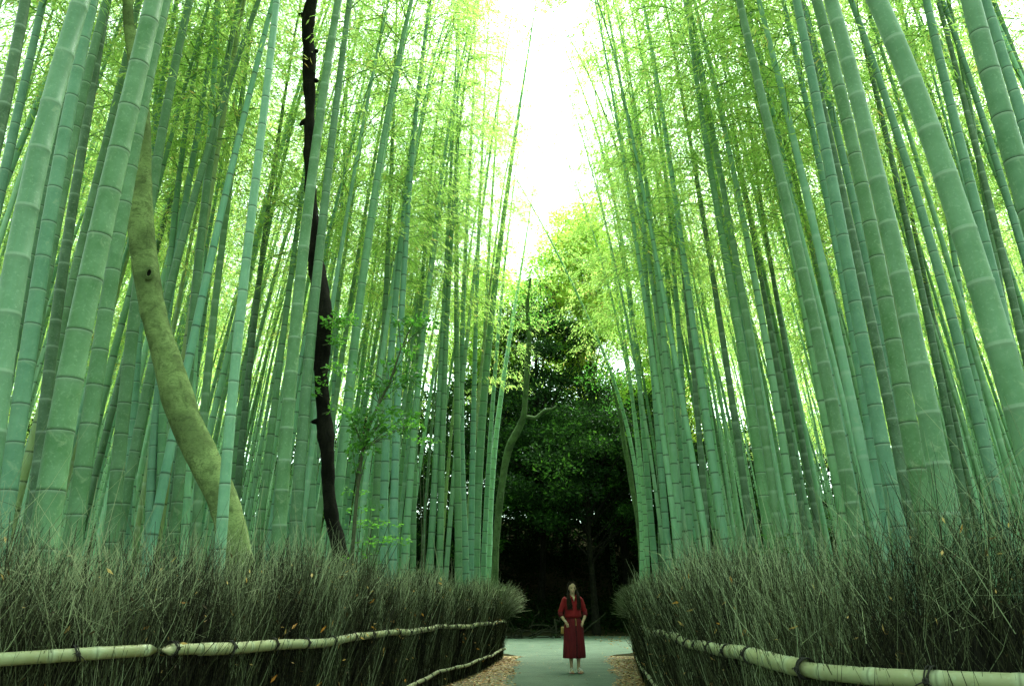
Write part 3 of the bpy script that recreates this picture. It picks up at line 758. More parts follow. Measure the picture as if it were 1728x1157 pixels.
def add_ties(root, P_at, q_list, z, off, r, inv):
    for q in q_list:
        c, nrm, t = P_at(np.array([q])); c, nrm, t = c[0], nrm[0], t[0]
        cen = np.array([*(c - nrm * off), z + .012 * math.sin(q * 1.7) + .006 * math.sin(q * 4.1)]) + inv
        n3 = np.array([*nrm, 0]); t3 = np.array([*t, 0]); up = np.array([0, 0, 1.])
        mb = MB(); sk = random.uniform(-.4, .4)
        for wrap in range(3):
            th = np.linspace(0, 2 * np.pi, 17); sh = (wrap - 1) * .007
            P = cen + (r + .0045) * (np.cos(th)[:, None] * n3 + np.sin(th)[:, None] * up) + t3 * (sh + (sk * .04 if wrap != 1 else -.02) * np.sin(th))[:, None]
            V, F = tubes(P[None], np.full((1, 17), .0036), 6); mb.add(V, F)
        # knot on the front and its two loose ends
        kn = cen - n3 * (r + .010) + up * random.uniform(-.01, .015)
        th = np.linspace(0, 2 * np.pi, 9); P = kn + .008 * (np.cos(th)[:, None] * up + np.sin(th)[:, None] * t3)
        V, F = tubes(P[None], np.full((1, 9), .006), 6); mb.add(V, F)
        for sg in (-1, 1):
            L = random.uniform(.03, .07); a = random.uniform(.2, 1.2)
            u = np.linspace(0, 1, 5)[:, None]
            P = kn + u * L * (t3 * sg * math.cos(a) + up * (math.sin(a) * random.choice((-1, 1)))) - n3 * .008 * np.sin(u * 3) - up * .02 * u ** 2
            V, F = tubes(P[None], np.linspace(.003, .002, 5)[None], 5); mb.add(V, F)
        mb.build('twine_tie', M['rope'], root)

def tipL(q, S):
    u = q / S; h = 1.52 + .16 * np.clip(1 - q / 9., 0, 1) + .10 * np.sin(q * 1.3) + .05 * np.sin(q * 3.7 + 1) + .13 * np.clip((u - .75) * 4, 0, 1) 
    return h, .12 + 0 * q
def tipR(q, S):
    u = q / S; h = 1.38 + .34 * np.clip(1 - (q - 3) / 4.5, 0, 1) + .10 * np.sin(q * 1.1 + 2) + .05 * np.sin(q * 3.1) + .18 * np.clip((u - .7) * 3.3, 0, 1)
    return h, -.02 + 0 * q
def s_at(line, x=None, y=None):
    s = np.concatenate([[0], np.cumsum(np.linalg.norm(np.diff(line[:, :2], axis=0), axis=1))])
    i = np.argmin(np.abs(line[:, 1] - y)); return s[i]
for line, sg, lab, tf in ((lh, 1, 'dry brushwood fence with bamboo rails bordering the left side of the path', tipL),
                          (rh, -1, 'dry brushwood fence with bamboo rails bordering the right side of the path', tipR)):
    root, P_at, S, s, p, rail, inv = build_fence(line, sg, lab, tf)
    cuts = []; a = 0.
    while a < S:
        b = min(S + .0, a + random.uniform(3.6, 4.6))
        if S - b < 1.2: b = S
        cuts.append((a, b, random.uniform(-.006, .006))); a = b - .12 if b < S else S + 1
    rail(.88, .036, 'upper_rail', cuts, .045)
    rail(.25, .026, 'lower_rail', cuts, .035)
    q0 = 0; ql = []
    g = .4
    while g < S - .1: ql.append(g); g += random.uniform(.52, .66)
    add_ties(root, P_at, ql, .88, .045, .038, inv)
    add_ties(root, P_at, ql[4:], .25, .035, .028, inv)

# ------------------------------------------------------------------ other trees
def limb_pts(pts, Y, dy=None):
    """[(px, py, width_px)] -> world points and radii in the plane y = Y (+dy)"""
    out = []
    for i, (px, py, w) in enumerate(pts):
        yy_ = Y + (dy[i] if dy else 0)
        x, y, z = at_depth(px, py, yy_); tdep = yy_ / ray(px, py)[1]
        out.append((x, y, z, w * tdep / 1296 / 2))
    return out
def limb(mb, P4, sides=12, step=.08, rough=.05, seed=1):
    q = smooth_poly(P4, step); r = q[:, 3].copy(); n = len(q)
    rs = np.random.default_rng(seed)
    bumpy = 1 + rough * (np.convolve(rs.normal(size=n + 8), np.ones(9) / 9, 'valid')[:n] * 3 if n > 4 else 0)
    V, F = tubes(q[None, :, :3], (r * bumpy)[None], sides)
    Vn = V.reshape(n, sides, 3); c = q[:, None, :3]
    k = rs.normal(size=(n, sides)); 
    for _ in range(3): k = (k + np.roll(k, 1, 0) + np.roll(k, -1, 0) + np.roll(k, 1, 1)) / 4
    Vn = c + (Vn - c) * (1 + rough * 1.6 * k[..., None])
    mb.add(Vn.reshape(-1, 3), F)
    return q
def leaf_cloud(mb, cen, rad, n, size, wid, tint_mu=.5, flat=1., tj=.2):
    cen = np.asarray(cen, float)
    u = rng.normal(size=(n, 3)); u /= np.linalg.norm(u, axis=1, keepdims=True); rr = rng.random((n, 1)) ** .45
    pos = cen + u * rr * np.asarray(rad) * [1, 1, flat]
    d = u + rng.normal(0, .8, (n, 3)); d[:, 2] *= flat
    leaves(mb, pos, d, size * (.7 + .6 * rng.random(n)), wid * (.7 + .6 * rng.random(n)), np.clip(rng.normal(tint_mu, tj, n), 0, 1))

def shift(mb, loc):
    mb.v = [v - np.array(loc, np.float32) for v in mb.v]; return mb

# pale smooth tree curving up on the left
Y = 7.5
P4 = limb_pts([(394, 985, 66), (393, 925, 56), (389, 885, 50), (372, 835, 52), (345, 775, 55), (318, 720, 50), (297, 660, 49), (280, 600, 46), (262, 540, 44), (250, 480, 43), (243, 430, 42), (237, 370, 40), (238, 310, 33), (242, 250, 27), (238, 170, 23), (226, 90, 20), (216, 0, 17)], Y)
top = P4[-1]; P4 = P4 + [(top[0] - .1, Y, top[2] + 1.5, .055), (top[0] - .5, Y + .1, top[2] + 3.6, .035), (top[0] - .7, Y + .2, top[2] + 5.2, .015)]
b = P4[0]; P4[0] = (b[0], b[1], max(.45, b[2]), b[3]); P4 = [(b[0] + .05, Y, -.1, b[3] * 1.3)] + P4
loc = (P4[0][0], Y, 0)
root = empty('crooked_tree', loc, 'pale smooth-barked tree trunk with a knot, curving up between thick bamboo', 'tree')
mb = MB(); limb(mb, P4, 20, .07, .05, 3); mb = shift(mb, loc); mb.build('trunk', M['bark_pale'], root)
# knot scar
kx, ky, kz = at_depth(252, 461, Y - .145)
mb = MB()
for rr, zz in ((.055, 0), (.040, .008)):
    th = np.linspace(0, 2 * np.pi, 15); P = np.stack([kx + rr * .8 * np.cos(th), np.full(15, ky + .004) - zz, kz + rr * 1.2 * np.sin(th)], -1)
    V, F = tubes(P[None], np.full((1, 15), .012), 8); mb.add(V, F)
mb = shift(mb, loc); mb.build('knot', M['bark_pale'], root)
mb = MB(); th = np.linspace(0, 2 * np.pi, 13)[:-1]
V = np.array([[kx, ky - .004, kz]] + [[kx + .034 * math.cos(a), ky - .010, kz + .046 * math.sin(a)] for a in th]); F = [[0, 1 + i, 1 + (i + 1) % 12, 1 + (i + 1) % 12] for i in range(12)]
mb.add(V, F); mb = shift(mb, loc); mb.build('knot_hollow', M['bark_dark'], root)
ml = MB(); tz = P4[-1]
for k in range(40): leaf_cloud(ml, np.array(tz[:3]) + rng.normal(0, 1, 3) * [1.3, 1.3, 1.2], .5, 90, .07, .035, .4)
shift(ml, loc).build('crown', M['sleaf'], root, False)

# dark trunk
Y = 9.2
P4 = limb_pts([(578, 985, 38), (574, 930, 34), (562, 880, 30), (555, 830, 28), (553, 770, 29), (547, 715, 34), (546, 680, 27), (541, 620, 25), (545, 560, 25), (541, 500, 25), (531, 430, 26), (527, 360, 27), (523, 290, 24), (522, 230, 21), (523, 170, 20), (521, 100, 20), (520, 40, 21), (527, 0, 18)], Y)
top = P4[-1]; P4 += [(top[0] + .2, Y, top[2] + 1.6, .06), (top[0] + .1, Y, top[2] + 3.4, .03), (top[0] + .3, Y, top[2] + 4.6, .012)]
b = P4[0]; P4 = [(b[0] + .03, Y, -.1, b[3] * 1.25)] + ([P4[0]] if b[2] > .2 else []) + P4[1:]
loc = (P4[0][0], Y, 0)
root = empty('dark_tree', loc, 'almost black rough tree trunk standing among the bamboo left of the path', 'tree')
mb = MB(); q = limb(mb, P4, 16, .08, .16, 5)
for (px, py, dx, dz) in ((511, 26, -.10, .02), (511, 205, -.04, -.08), (533, 87, .05, .02), (533, 135, .05, -.04), (534, 710, -.09, -.02)):
    x, y, z = at_depth(px, py, Y); limb(mb, [(x + (.05 if dx < 0 else -.05), Y, z, .05), (x + dx * .3, Y, z + dz * .4, .035), (x + dx * .6, Y - .02, z + dz, .012)], 8, .04, .1, 9)
shift(mb, loc).build('trunk', M['bark_dark'], root)
ml = MB()
mt = MB()
for (px, py, n, rr) in ((562, 545, 120, .16), (575, 535, 60, .14), (570, 575, 70, .12), (590, 540, 45, .12), (480 + 92, 690, 40, .14), (548, 640, 20, .1), (565, 620, 50, .16), (530, 660, 25, .08)):
    x, y, z = at_depth(px, py, Y - .2); leaf_cloud(ml, (x, y, z), rr, n, .05, .03, .85, .55)
    x0, _, z0_ = at_depth(547, py + 12, Y); limb(mt, [(x0, Y - .1, z0_, .008), ((x + x0) / 2, Y - .16, z - .02, .006), (x, Y - .2, z, .003)], 5, .06, 0, 2)
shift(ml.join(mt), loc).build('sprouting_leaves', M['sleaf'], root, False, M['stem'])
ml = MB()
for k in range(46): leaf_cloud(ml, np.array(P4[-1][:3]) + rng.normal(0, 1, 3) * [1.6, 1.6, 1.2], .55, 100, .08, .04, .4)
shift(ml, loc).build('crown', M['eleaf'], root, False)

# sapling with thin dark stem left of the middle
Y = 8.0
stem = limb_pts([(592, 985, 6), (597, 900, 6), (603, 830, 6), (612, 760, 5.5), (625, 715, 5), (640, 680, 4.5), (655, 650, 4), (668, 615, 3.5), (676, 590, 2.5), (690, 560, 2)], Y)
stem = [(stem[0][0], Y, -.05, .02)] + stem
loc = (stem[0][0], Y, 0)
root = empty('sapling', loc, 'thin dark-stemmed sapling with small glossy leaves in front of the bamboo', 'sapling')
mb = MB(); limb(mb, stem, 7, .06, .03, 4)
tips = [(600, 720), (615, 700), (590, 700), (640, 715), (655, 700), (630, 735), (650, 690), (690, 700), (680, 720), (700, 715), (605, 745), (640, 650), (625, 640), (655, 618), (690, 625), (705, 540), (672, 540), (690, 590), (610, 620), (725, 545), (595, 760), (622, 760), (665, 645), (695, 640), (600, 655)]
ml = MB()
for (px, py) in tips:
    dy = random.uniform(-.25, .25)
    x, y, z = at_depth(px, py, Y + dy); 
    j = min(range(len(stem)), key=lambda i: abs(stem[i][2] - (z - .25)) )
    a = stem[j]; limb(mb, [(a[0], a[1], a[2], .006), ((a[0] + x) / 2, (a[1] + y) / 2, (a[2] + z) / 2 + .03, .0045), (x, y, z, .002)], 5, .06, 0, 3)
    leaf_cloud(ml, (x, y, z), (.11, .11, .07), random.randint(16, 30), .075, .034, random.choice([.1, .2, .3, .6]), .8)
    for u in (.5, .75): leaf_cloud(ml, (a[0] + (x - a[0]) * u, a[1] + (y - a[1]) * u, a[2] + (z - a[2]) * u + .02), .06, 7, .055, .026, .4)
shift(mb, loc).build('stem', M['stem'], root); shift(ml, loc).build('leaves', M['sleaf'], root, False)

# light green layered plant low beside it
def low_plant(spots, Y, name, lab, n=22, size=.045, tint=.9):
    x0, _, _ = at_depth(spots[0][0], 960, Y); loc = (x0, Y, 0)
    root = empty(name, loc, lab, 'plant'); mb, ml = MB(), MB()
    for (px, py) in spots:
        x, y, z = at_depth(px, py, Y + random.uniform(-.15, .15))
        limb(mb, [(x0, Y, 0.0, .009), (x0 + (x - x0) * .3, Y, z * .6, .007), (x, y, z, .003)], 5, .1, 0, 2)
        th = rng.random(n) * 6.283; rr = rng.random(n) ** .6 * .16
        pos = np.stack([x + rr * np.cos(th), y + rr * np.sin(th), z + rng.normal(0, .015, n)], -1)
        d = np.stack([np.cos(th), np.sin(th), rng.normal(-.1, .15, n)], -1)
        leaves(ml, pos, d, size, size * .5, np.clip(rng.normal(tint, .1, n), 0, 1))
    shift(mb, loc).build('stem', M['stem'], root); shift(ml, loc).build('leaves', M['sleaf'], root, False)
low_plant([(600, 830), (610, 860), (605, 885), (630, 880), (655, 885), (665, 905), (612, 915), (640, 910), (672, 915), (600, 940)], 8.6, 'understorey_plant', 'low plant with layered bright green leaves behind the left fence', 26)
low_plant([(625, 855), (622, 890), (620, 930), (628, 950)], 9.6, 'dark_leaved_plant', 'narrow dark-leaved plant between two bamboos behind the left fence', 16, .05, .15)
low_plant([(715, 742), (705, 738), (725, 745)], 11.6, 'grey_leaved_plant', 'slim plant tipped with pale grey-green leaves before the bamboo', 26, .05, 1.0)
low_plant([(1310, 905), (1318, 925), (1300, 930)], 8.4, 'leafy_clump', 'small dark leafy clump at the foot of a bamboo right of the path', 26, .05, .3)

# pale crooked tree at the left fence end
Y = 22.5
P4 = limb_pts([(833, 1010, 15), (836, 940, 13), (840, 880, 12), (845, 830, 12), (853, 780, 12), (862, 748, 12), (876, 722, 12), (884, 700, 11), (886, 670, 9), (890, 620, 9), (893, 570, 8), (890, 520, 6), (895, 470, 4)], Y)
P4 = [(P4[0][0], Y, -.1, P4[0][3] * 1.2)] + P4[1:]
loc = (P4[0][0], Y, 0)
root = empty('forked_tree', loc, 'slender pale grey-green tree with a bent trunk and one side branch before the dark woods', 'tree')
mb = MB(); limb(mb, P4, 12, .12, .07, 11); shift(mb, loc).build('trunk', M['bark_mid'], root)
mb = MB(); limb(mb, limb_pts([(884, 704, 8), (893, 704, 7), (903, 705, 6.5), (912, 698, 6), (920, 692, 6), (932, 690, 4), (940, 684, 2)], Y), 8, .08, .1, 12); shift(mb, loc).build('branch', M['bark_mid'], root)
ml = MB()
for (px, py) in ((880, 540), (905, 500), (890, 470), (870, 500), (915, 540), (900, 440)):
    x, y, z = at_depth(px, py, Y); leaf_cloud(ml, (x, y, z), .55, 160, .09, .04, .7, .6)
shift(ml, loc).build('crown', M['sleaf'], root, False)

# brownish leaning tree at the right
Y = 24.0
P4 = limb_pts([(1088, 1010, 10), (1083, 950, 9), (1077, 880, 9), (1068, 830, 9), (1062, 790, 8), (1052, 740, 7), (1046, 700, 6), (1030, 640, 4)], Y)
P4 = [(P4[0][0], Y, -.1, P4[0][3] * 1.2)] + P4[1:]; loc = (P4[0][0], Y, 0)
root = empty('leaning_tree', loc, 'thin brown-green tree leaning over the path beside the right bamboo', 'tree')
mb = MB(); limb(mb, P4, 10, .12, .08, 13); shift(mb, loc).build('trunk', M['bark_mid'], root)
ml = MB()
for (px, py) in ((1030, 640), (1015, 610), (1040, 680), (1000, 640), (1055, 640)):
    x, y, z = at_depth(px, py, Y); leaf_cloud(ml, (x, y, z), .6, 160, .09, .045, .35, .6)
shift(ml, loc).build('crown', M['sleaf'], root, False)

# the woods that close the path
def woods_tree(name, x, y, H, rx, ry, zlo, leafmat, barkmat, label, cat='tree', n_clump=90, per=170, size=.17, wid=.085, tint=.4, group=None, tr=.16, lean=0., cl=1.15):
    z0 = float(ground_h(x, y)); root = empty(name, (x, y, z0 - .05), label, cat, group)
    mb = MB(); top = (lean, 0, H * .8, tr * .3)
    main = [(0, 0, -.1, tr * 1.3), (lean * .15 + random.uniform(-.2, .2), 0, H * .22, tr), (lean * .5 + random.uniform(-.3, .3), .1, H * .5, tr * .75), top]
    q = limb(mb, main, 10, .3, .08, int(abs(x * 31 + y)))
    ml = MB()
    cz = (zlo + H) / 2; rz = (H - zlo) / 2
    for k in range(n_clump):
        u = rng.normal(size=3); u /= np.linalg.norm(u); rr = rng.random() ** .38
        c = np.array([lean * .6, 0, cz]) + u * rr * np.array([rx, ry, rz]) * (.85 + .3 * rng.random())
        cr = cl * (.55 + .7 * rng.random())
        leaf_cloud(ml, c, (cr, cr, cr * .55), per, size, wid, tint + .25 * rng.normal() * .6, .8)
        if k % 4 == 0:
            j = q[int(np.clip((c[2] * .75 / H) * len(q), 0, len(q) - 1))]
            limb(mb, [(j[0], j[1], j[2], tr * .35), ((j[0] + c[0]) / 2, (j[1] + c[1]) / 2, (j[2] + c[2]) / 2 + .3, tr * .2), (c[0], c[1], c[2], .02)], 5, .5, .05, k)
    mb.build('trunk', barkmat, root); ml.build('crown', leafmat, root, False)
    return root
G = 'dark evergreen trees closing the path'
EG = [(-6.5, 44, 11, 4.6, 4, 1.0), (-1.5, 43.5, 14, 4.6, 4, 4.0), (1.6, 45.5, 20.3, 3.0, 3.4, 5.0), (6.3, 44, 13, 4.8, 4, 4.0), (10.8, 43, 9, 4.6, 4, 1.0),
      (-3.5, 50, 15, 5, 4, 1.0), (3.5, 52, 16, 6, 4, 1.0), (9.5, 51, 14, 5.5, 4, 1.0), (-10.5, 48, 9, 5, 4, .5), (15, 47, 8, 5, 4, .5), (4.2, 40.5, 11.5, 6.5, 3.2, 5.2), (0.5, 57, 14, 6, 4, 0), (7, 58, 14, 6, 4, 0)]
EL = ['bushy dark evergreen filling the gap left of the bent pale tree', 'dark evergreen spreading low over the left of the black opening', 'tallest dark evergreen with a pointed top above the black opening',
      'dark evergreen spreading over the right of the black opening', 'dark evergreen glimpsed behind the right-hand bamboo beside the opening', 'dark evergreen deep in shade behind the bent pale tree',
      'dark evergreen deep in the shade behind the middle of the opening', 'dark evergreen in deep shade behind the right of the opening', 'dark evergreen glimpsed between the left bamboo stems',
      'dark evergreen glimpsed far behind the right bamboo stems', 'low wide dark evergreen roofing the black opening behind the woman', 'black shaded evergreen farthest back left of the opening', 'black shaded evergreen farthest back right of the opening']
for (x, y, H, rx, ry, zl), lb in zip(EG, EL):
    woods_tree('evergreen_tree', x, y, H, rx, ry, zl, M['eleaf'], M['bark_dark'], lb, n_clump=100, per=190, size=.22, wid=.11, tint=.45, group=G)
woods_tree('pale_green_tree', 6.4, 49.5, 27.0, 3.3, 3, 13.0, M['yleaf'], M['bark_mid'], 'tall yellow-green leafy tree rising above the dark evergreens beside the sky gap', n_clump=260, per=200, size=.21, wid=.11, tint=.5, lean=-2.4)
woods_tree('pale_green_tree', -1.2, 48, 22.5, 3.8, 3, 11.0, M['yleaf'], M['bark_mid'], 'yellow-green leafy tree between the left bamboo and the pointed evergreen', n_clump=190, per=180, size=.20, wid=.10, tint=.4)
woods_tree('pale_green_tree', 10.2, 46.5, 22.5, 3.8, 3, 9.0, M['yleaf'], M['bark_mid'], 'yellow-green leafy tree seen through the thin stems right of the path', n_clump=190, per=180, size=.20, wid=.10, tint=.35)

# gnarled roots and fallen boughs on the bank
root = empty('tangled_roots', (1.2, 36.5, .0), 'twisted bare roots and fallen boughs heaped at the end of the path', 'roots')
mb = MB(); rr_ = random.Random(4)
for k in range(16):
    x, z = rr_.uniform(-1.6, 1.3), 0.02; y = rr_.uniform(-.5, 1.2); pts = []
    dx = rr_.uniform(-.5, .5); r = rr_.uniform(.03, .07)
    for j in range(6):
        pts.append((x, y, max(.02, z), r * (1 - j * .14))); x += dx + rr_.uniform(-.25, .25); z += rr_.uniform(-.15, .42); y += rr_.uniform(-.2, .2)
    limb(mb, pts, 7, .12, .1, k)
mb.build('root_tangle', M['bark_root'], root)
# bank undergrowth: black shade of the opening put into its leaf colour
mb = MB(); 
for k in range(1900):
    x = random.uniform(-17, 20); y = 41.0 + 15 * random.random() ** 1.2; hi = min(1.0, (y - 41) / 4)
    leaf_cloud(mb, (x, y, float(ground_h(x, y)) + .12 + random.random() * (.3 + 3.6 * hi * (y > 46))), (.8, .6, .5), 34, .20, .11, .25, .8)
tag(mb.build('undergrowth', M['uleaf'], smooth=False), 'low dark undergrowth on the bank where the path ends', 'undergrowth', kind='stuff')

mb = MB()
for k in range(2800):
    u = random.random()
    if u < .5: x = random.uniform(-46, 46); y = random.uniform(56, 64)
    elif u < .75: x = -random.uniform(27, 34); y = random.uniform(-8, 60)
    else: x = random.uniform(28, 35); y = random.uniform(-8, 60)
    g = float(ground_h(x, y)); z = g + random.random() ** 1.2 * (15 if abs(x) < 14 else 10)
    leaf_cloud(mb, (x, y, z), (1.6, 1.6, 1.1), 60, .42, .24, .35, .8)
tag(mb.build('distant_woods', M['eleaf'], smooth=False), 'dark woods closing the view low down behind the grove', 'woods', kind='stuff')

# ------------------------------------------------------------------ the woman
def rings(mb, secs, sides=28, cap=True, fold=0., nf=9, ph=0.):
    """secs: (cx, cy, z, rx, ry[, foldscale])"""
    th = np.arange(sides) * 2 * np.pi / sides; V = []
    for s_ in secs:
        cx, cy, z, rx, ry = s_[:5]; fs = s_[5] if len(s_) > 5 else 0
        k = 1 + fold * fs * np.sin(nf * th + ph + z * 2) + fold * fs * .5 * np.sin((nf * 2 - 3) * th + 1.3)
        V.append(np.stack([cx + rx * k * np.cos(th), cy + ry * k * np.sin(th), np.full(sides, z)], -1))
    n = len(secs); V = np.concatenate(V); idx = np.arange(n * sides).reshape(n, sides); nx = np.roll(idx, -1, 1)
    F = np.stack([idx[:-1], nx[:-1], nx[1:], idx[1:]], -1).reshape(-1, 4)
    if cap:
        V = np.vstack([V, V[:sides].mean(0), V[-sides:].mean(0)]); a = n * sides
        F = np.vstack([F, [[a, idx[0, (i + 1) % sides], idx[0, i], idx[0, i]] for i in range(sides)], [[a + 1, idx[-1, i], idx[-1, (i + 1) % sides], idx[-1, (i + 1) % sides]] for i in range(sides)]])
    mb.add(V, F)
def ball(mb, c, r, seg=16):
    secs = []
    for k in range(1, seg):
        a = math.pi * k / seg; secs.append((c[0], c[1], c[2] - r[2] * math.cos(a), r[0] * math.sin(a), r[1] * math.sin(a)))
    rings(mb, secs, 20)
def tube(mb, pts, sides=12, step=.02):
    q = smooth_poly(pts, step); V, F = tubes(q[None, :, :3], q[None, :, 3], sides); mb.add(V, F)
    ball(mb, q[0, :3], (q[0, 3],) * 3, 6); ball(mb, q[-1, :3], (q[-1, 3],) * 3, 6)
px_, py_, _ = 1.21, 15.95, 0
W = empty('person', (px_, py_, .008), 'long-haired woman in red shirt and skirt standing on the path, hands in pockets', 'person')
W.rotation_euler = (0, R(-.8), R(10))
mb = MB()   # body: one continuous surface after remeshing
for sx in (-1, 1):
    ox = .075 * sx; fy = -.035 if sx > 0 else .0
    tube(mb, [(ox * 1.05, .01, .90, .085), (ox * 1.05, -.005 + fy * .5, .70, .072), (ox, -.01 + fy, .50, .050), (ox * .95, fy, .36, .050), (ox * .9, .01 + fy, .20, .034), (ox * .85, .012 + fy, .085, .028)])
    # foot
    tube(mb, [(ox * .85, .03 + fy, .045, .028), (ox * .95, -.03 + fy, .042, .030), (ox * 1.1, -.09 + fy, .030, .028), (ox * 1.2, -.145 + fy, .024, .020)])
    for t_ in range(5): tube(mb, [(ox * 1.15 + (t_ - 2) * .013 * 1.0, -.135 + fy, .022, .009), (ox * 1.2 + (t_ - 2) * .014, fy - .175 + abs(t_ - (1.2 if sx > 0 else 2.8)) * .008, .018, .008)], 6)
rings(mb, [(0, .0, .84, .14, .10), (0, 0, .92, .155, .105), (0, 0, 1.02, .118, .085), (0, 0, 1.10, .125, .088), (0, 0, 1.22, .145, .10), (0, .005, 1.32, .15, .09), (0, .01, 1.37, .10, .065)], 20)
tube(mb, [(0, .01, 1.34, .055), (0, .008, 1.41, .048), (0, .0, 1.46, .050)])
# head 1.42 - 1.65
ball(mb, (0, .012, 1.560, ), (.072, .088, .098))
ball(mb, (0, -.012, 1.505), (.056, .068, .068))
tube(mb, [(0, -.072, 1.455, .018), (0, -.074, 1.462, .019)], 8)          # chin
tube(mb, [(0, -.078, 1.548, .009), (0, -.092, 1.522, .011), (0, -.094, 1.512, .013)], 8)  # nose
for sx in (-1, 1):
    ball(mb, (.076 * sx, .01, 1.53), (.010, .018, .028), 8)
    # arm: shoulder, elbow out, wrist into pocket
    if sx < 0: A = [(-.155, .01, 1.325, .050), (-.20, .02, 1.20, .043), (-.245, .03, 1.085, .036), (-.215, -.02, .99, .030), (-.165, -.065, .915, .024)]
    else: A = [(.155, .01, 1.325, .050), (.205, .02, 1.20, .043), (.25, .03, 1.09, .036), (.225, -.025, 1.0, .030), (.175, -.075, .925, .024)]
    tube(mb, A)
    wx, wy, wz = A[-1][:3]; hx = -.03 * sx
    tube(mb, [(wx, wy, wz, .026), (wx + hx * .8, wy - .012, wz - .045, .030), (wx + hx * 1.3, wy - .01, wz - .08, .026)])
    for f_ in range(4):
        o_ = (f_ - 1.5) * .017 * sx
        tube(mb, [(wx + hx * 1.2 + o_, wy - .008, wz - .08, .0095), (wx + hx * 1.7 + o_, wy - .002, wz - .115, .009), (wx + hx * 1.8 + o_ * .9, wy + .008, wz - .14 - .006 * (1.5 - abs(f_ - 1.5)), .008)], 6)
    tube(mb, [(wx + hx * .2, wy - .03, wz - .03, .012), (wx - hx * .2 + hx, wy - .052, wz - .058, .0105), (wx + hx * 1.4, wy - .058, wz - .085, .009)], 6)
body = mb.build('body', M['skin'], W)
md = body.modifiers.new('merge', 'REMESH'); md.mode = 'VOXEL'; md.voxel_size = .006; md.use_smooth_shade = True
ms = body.modifiers.new('soft', 'SMOOTH'); ms.factor = .5; ms.iterations = 3
mb = MB(); tube(mb, [(-.019, -.077, 1.480, .0045), (0, -.083, 1.479, .006), (.019, -.077, 1.480, .0045)], 8, .006); mb.build('lips', M['lips'], W)
for sx in (-1, 1):
    mb = MB(); ball(mb, (.030 * sx, -.071, 1.537), (.014, .008, .0075), 8); mb.build('eye', M['eye'], W)
    mb = MB(); tube(mb, [(.012 * sx, -.080, 1.556, .003), (.03 * sx, -.079, 1.561, .004), (.048 * sx, -.064, 1.557, .0025)], 6, .01); mb.build('eyebrow', M['hair'], W)
# hair: cap + long falls on both sides over the chest
mb = MB()
def hair_sheet(pts_fn, n): pass
nst = 760
for k in range(nst):
    a = rng.uniform(-1.9, 1.9) + math.pi / 2          # around the back and sides, open at the face
    side = 1 if math.cos(a) > 0 else -1
    part = np.array([rng.normal(0, .008), rng.uniform(-.055, .03), 1.655 + rng.normal(0, .003)])
    ex = .086 * math.cos(a); ey = .012 + .098 * math.sin(a)
    if math.sin(a) < .35:    # front-side locks fall over the chest
        end = np.array([side * rng.uniform(.035, .135), -.125 + rng.normal(0, .012), rng.uniform(1.12, 1.22)])
        mid = np.array([side * rng.uniform(.070, .120), -.075 + rng.normal(0, .022), 1.38])
    else:
        end = np.array([ex * 1.3, .11 + rng.normal(0, .015), rng.uniform(1.12, 1.22)]); mid = np.array([ex * 1.12, ey * 1.02 + .01, 1.40])
    q1 = np.array([ex * .98, ey, 1.60]); q2 = np.array([ex * 1.08, ey * 1.04, 1.51])
    pts = [(*part, .004), (*((part + q1) / 2 + [ex * .15, ey * .1, .022]), .006), (*q1, .007), (*q2, .007), (*mid, .0075), (*((mid + end) / 2 + rng.normal(0, .008, 3)), .007), (*end, .002)]
    q = smooth_poly(pts, .05); V, F = tubes(q[None, :, :3], q[None, :, 3], 5); mb.add(V, F)
rings(mb, [(0, .022, 1.50, .080, .088), (0, .022, 1.56, .083, .092), (0, .020, 1.61, .074, .084), (0, .016, 1.645, .05, .058), (0, .014, 1.66, .02, .025)], 20)
mb.v[-1][:, 1] = np.maximum(mb.v[-1][:, 1], -.055 + np.clip((1.60 - mb.v[-1][:, 2]) * 1.3, 0, .09))
mb.build('hair', M['hair'], W)
# shirt (blouson over the waist), sleeves to the elbow, collar
mb = MB()
rings(mb, [(0, 0, .985, .125, .098, .3), (0, -.008, 1.0, .158, .128, 1), (0, -.008, 1.04, .165, .132, 1), (0, -.002, 1.12, .158, .124, .7), (0, 0, 1.22, .162, .122, .4), (0, .004, 1.30, .168, .108, .2), (0, .008, 1.345, .150, .088, .1), (0, .012, 1.375, .098, .068, 0), (0, .012, 1.385, .068, .056, 0)], 36, False, .035, 8, .4)
for sx in (-1, 1):
    A = [(.125 * sx, .008, 1.345, .052), (.163 * sx, .01, 1.31, .056), (.203 * sx, .02, 1.20, .054), (.245 * sx, .03, 1.10, .048), (.241 * sx, .015, 1.06, .047)]
    q = smooth_poly(A, .02); r_ = q[:, 3] * (1 + .05 * np.sin(np.arange(len(q)) * 1.3)); V, F = tubes(q[None, :, :3], r_[None], 16); mb.add(V, F)
shirt = mb.build('shirt', M['red'], W)
so = shirt.modifiers.new('cloth', 'SOLIDIFY'); so.thickness = .004
for sx in (-1, 1):
    mb = MB(); tube(mb, [(.244 * sx, .018, 1.075, .052), (.241 * sx, .008, 1.050, .051)], 14); mb.build('cuff', M['red2'], W)
mb = MB()
for sx in (-1, 1):
    V = [(.012 * sx, -.112, 1.30), (.062 * sx, -.085, 1.345), (.075 * sx, -.03, 1.40), (.058 * sx, -.045, 1.425), (.040 * sx, -.080, 1.385), (.006 * sx, -.118, 1.305)]
    mb.add(V, [[0, 1, 4, 5], [1, 2, 3, 4]])
co = mb.build('collar', M['red'], W); so = co.modifiers.new('cloth', 'SOLIDIFY'); so.thickness = .006
mb = MB(); V = [(-.030, -.088, 1.385), (.030, -.088, 1.385), (0, -.126, 1.285), (0, -.126, 1.285)]; mb.add(V, [[0, 1, 2, 2]])
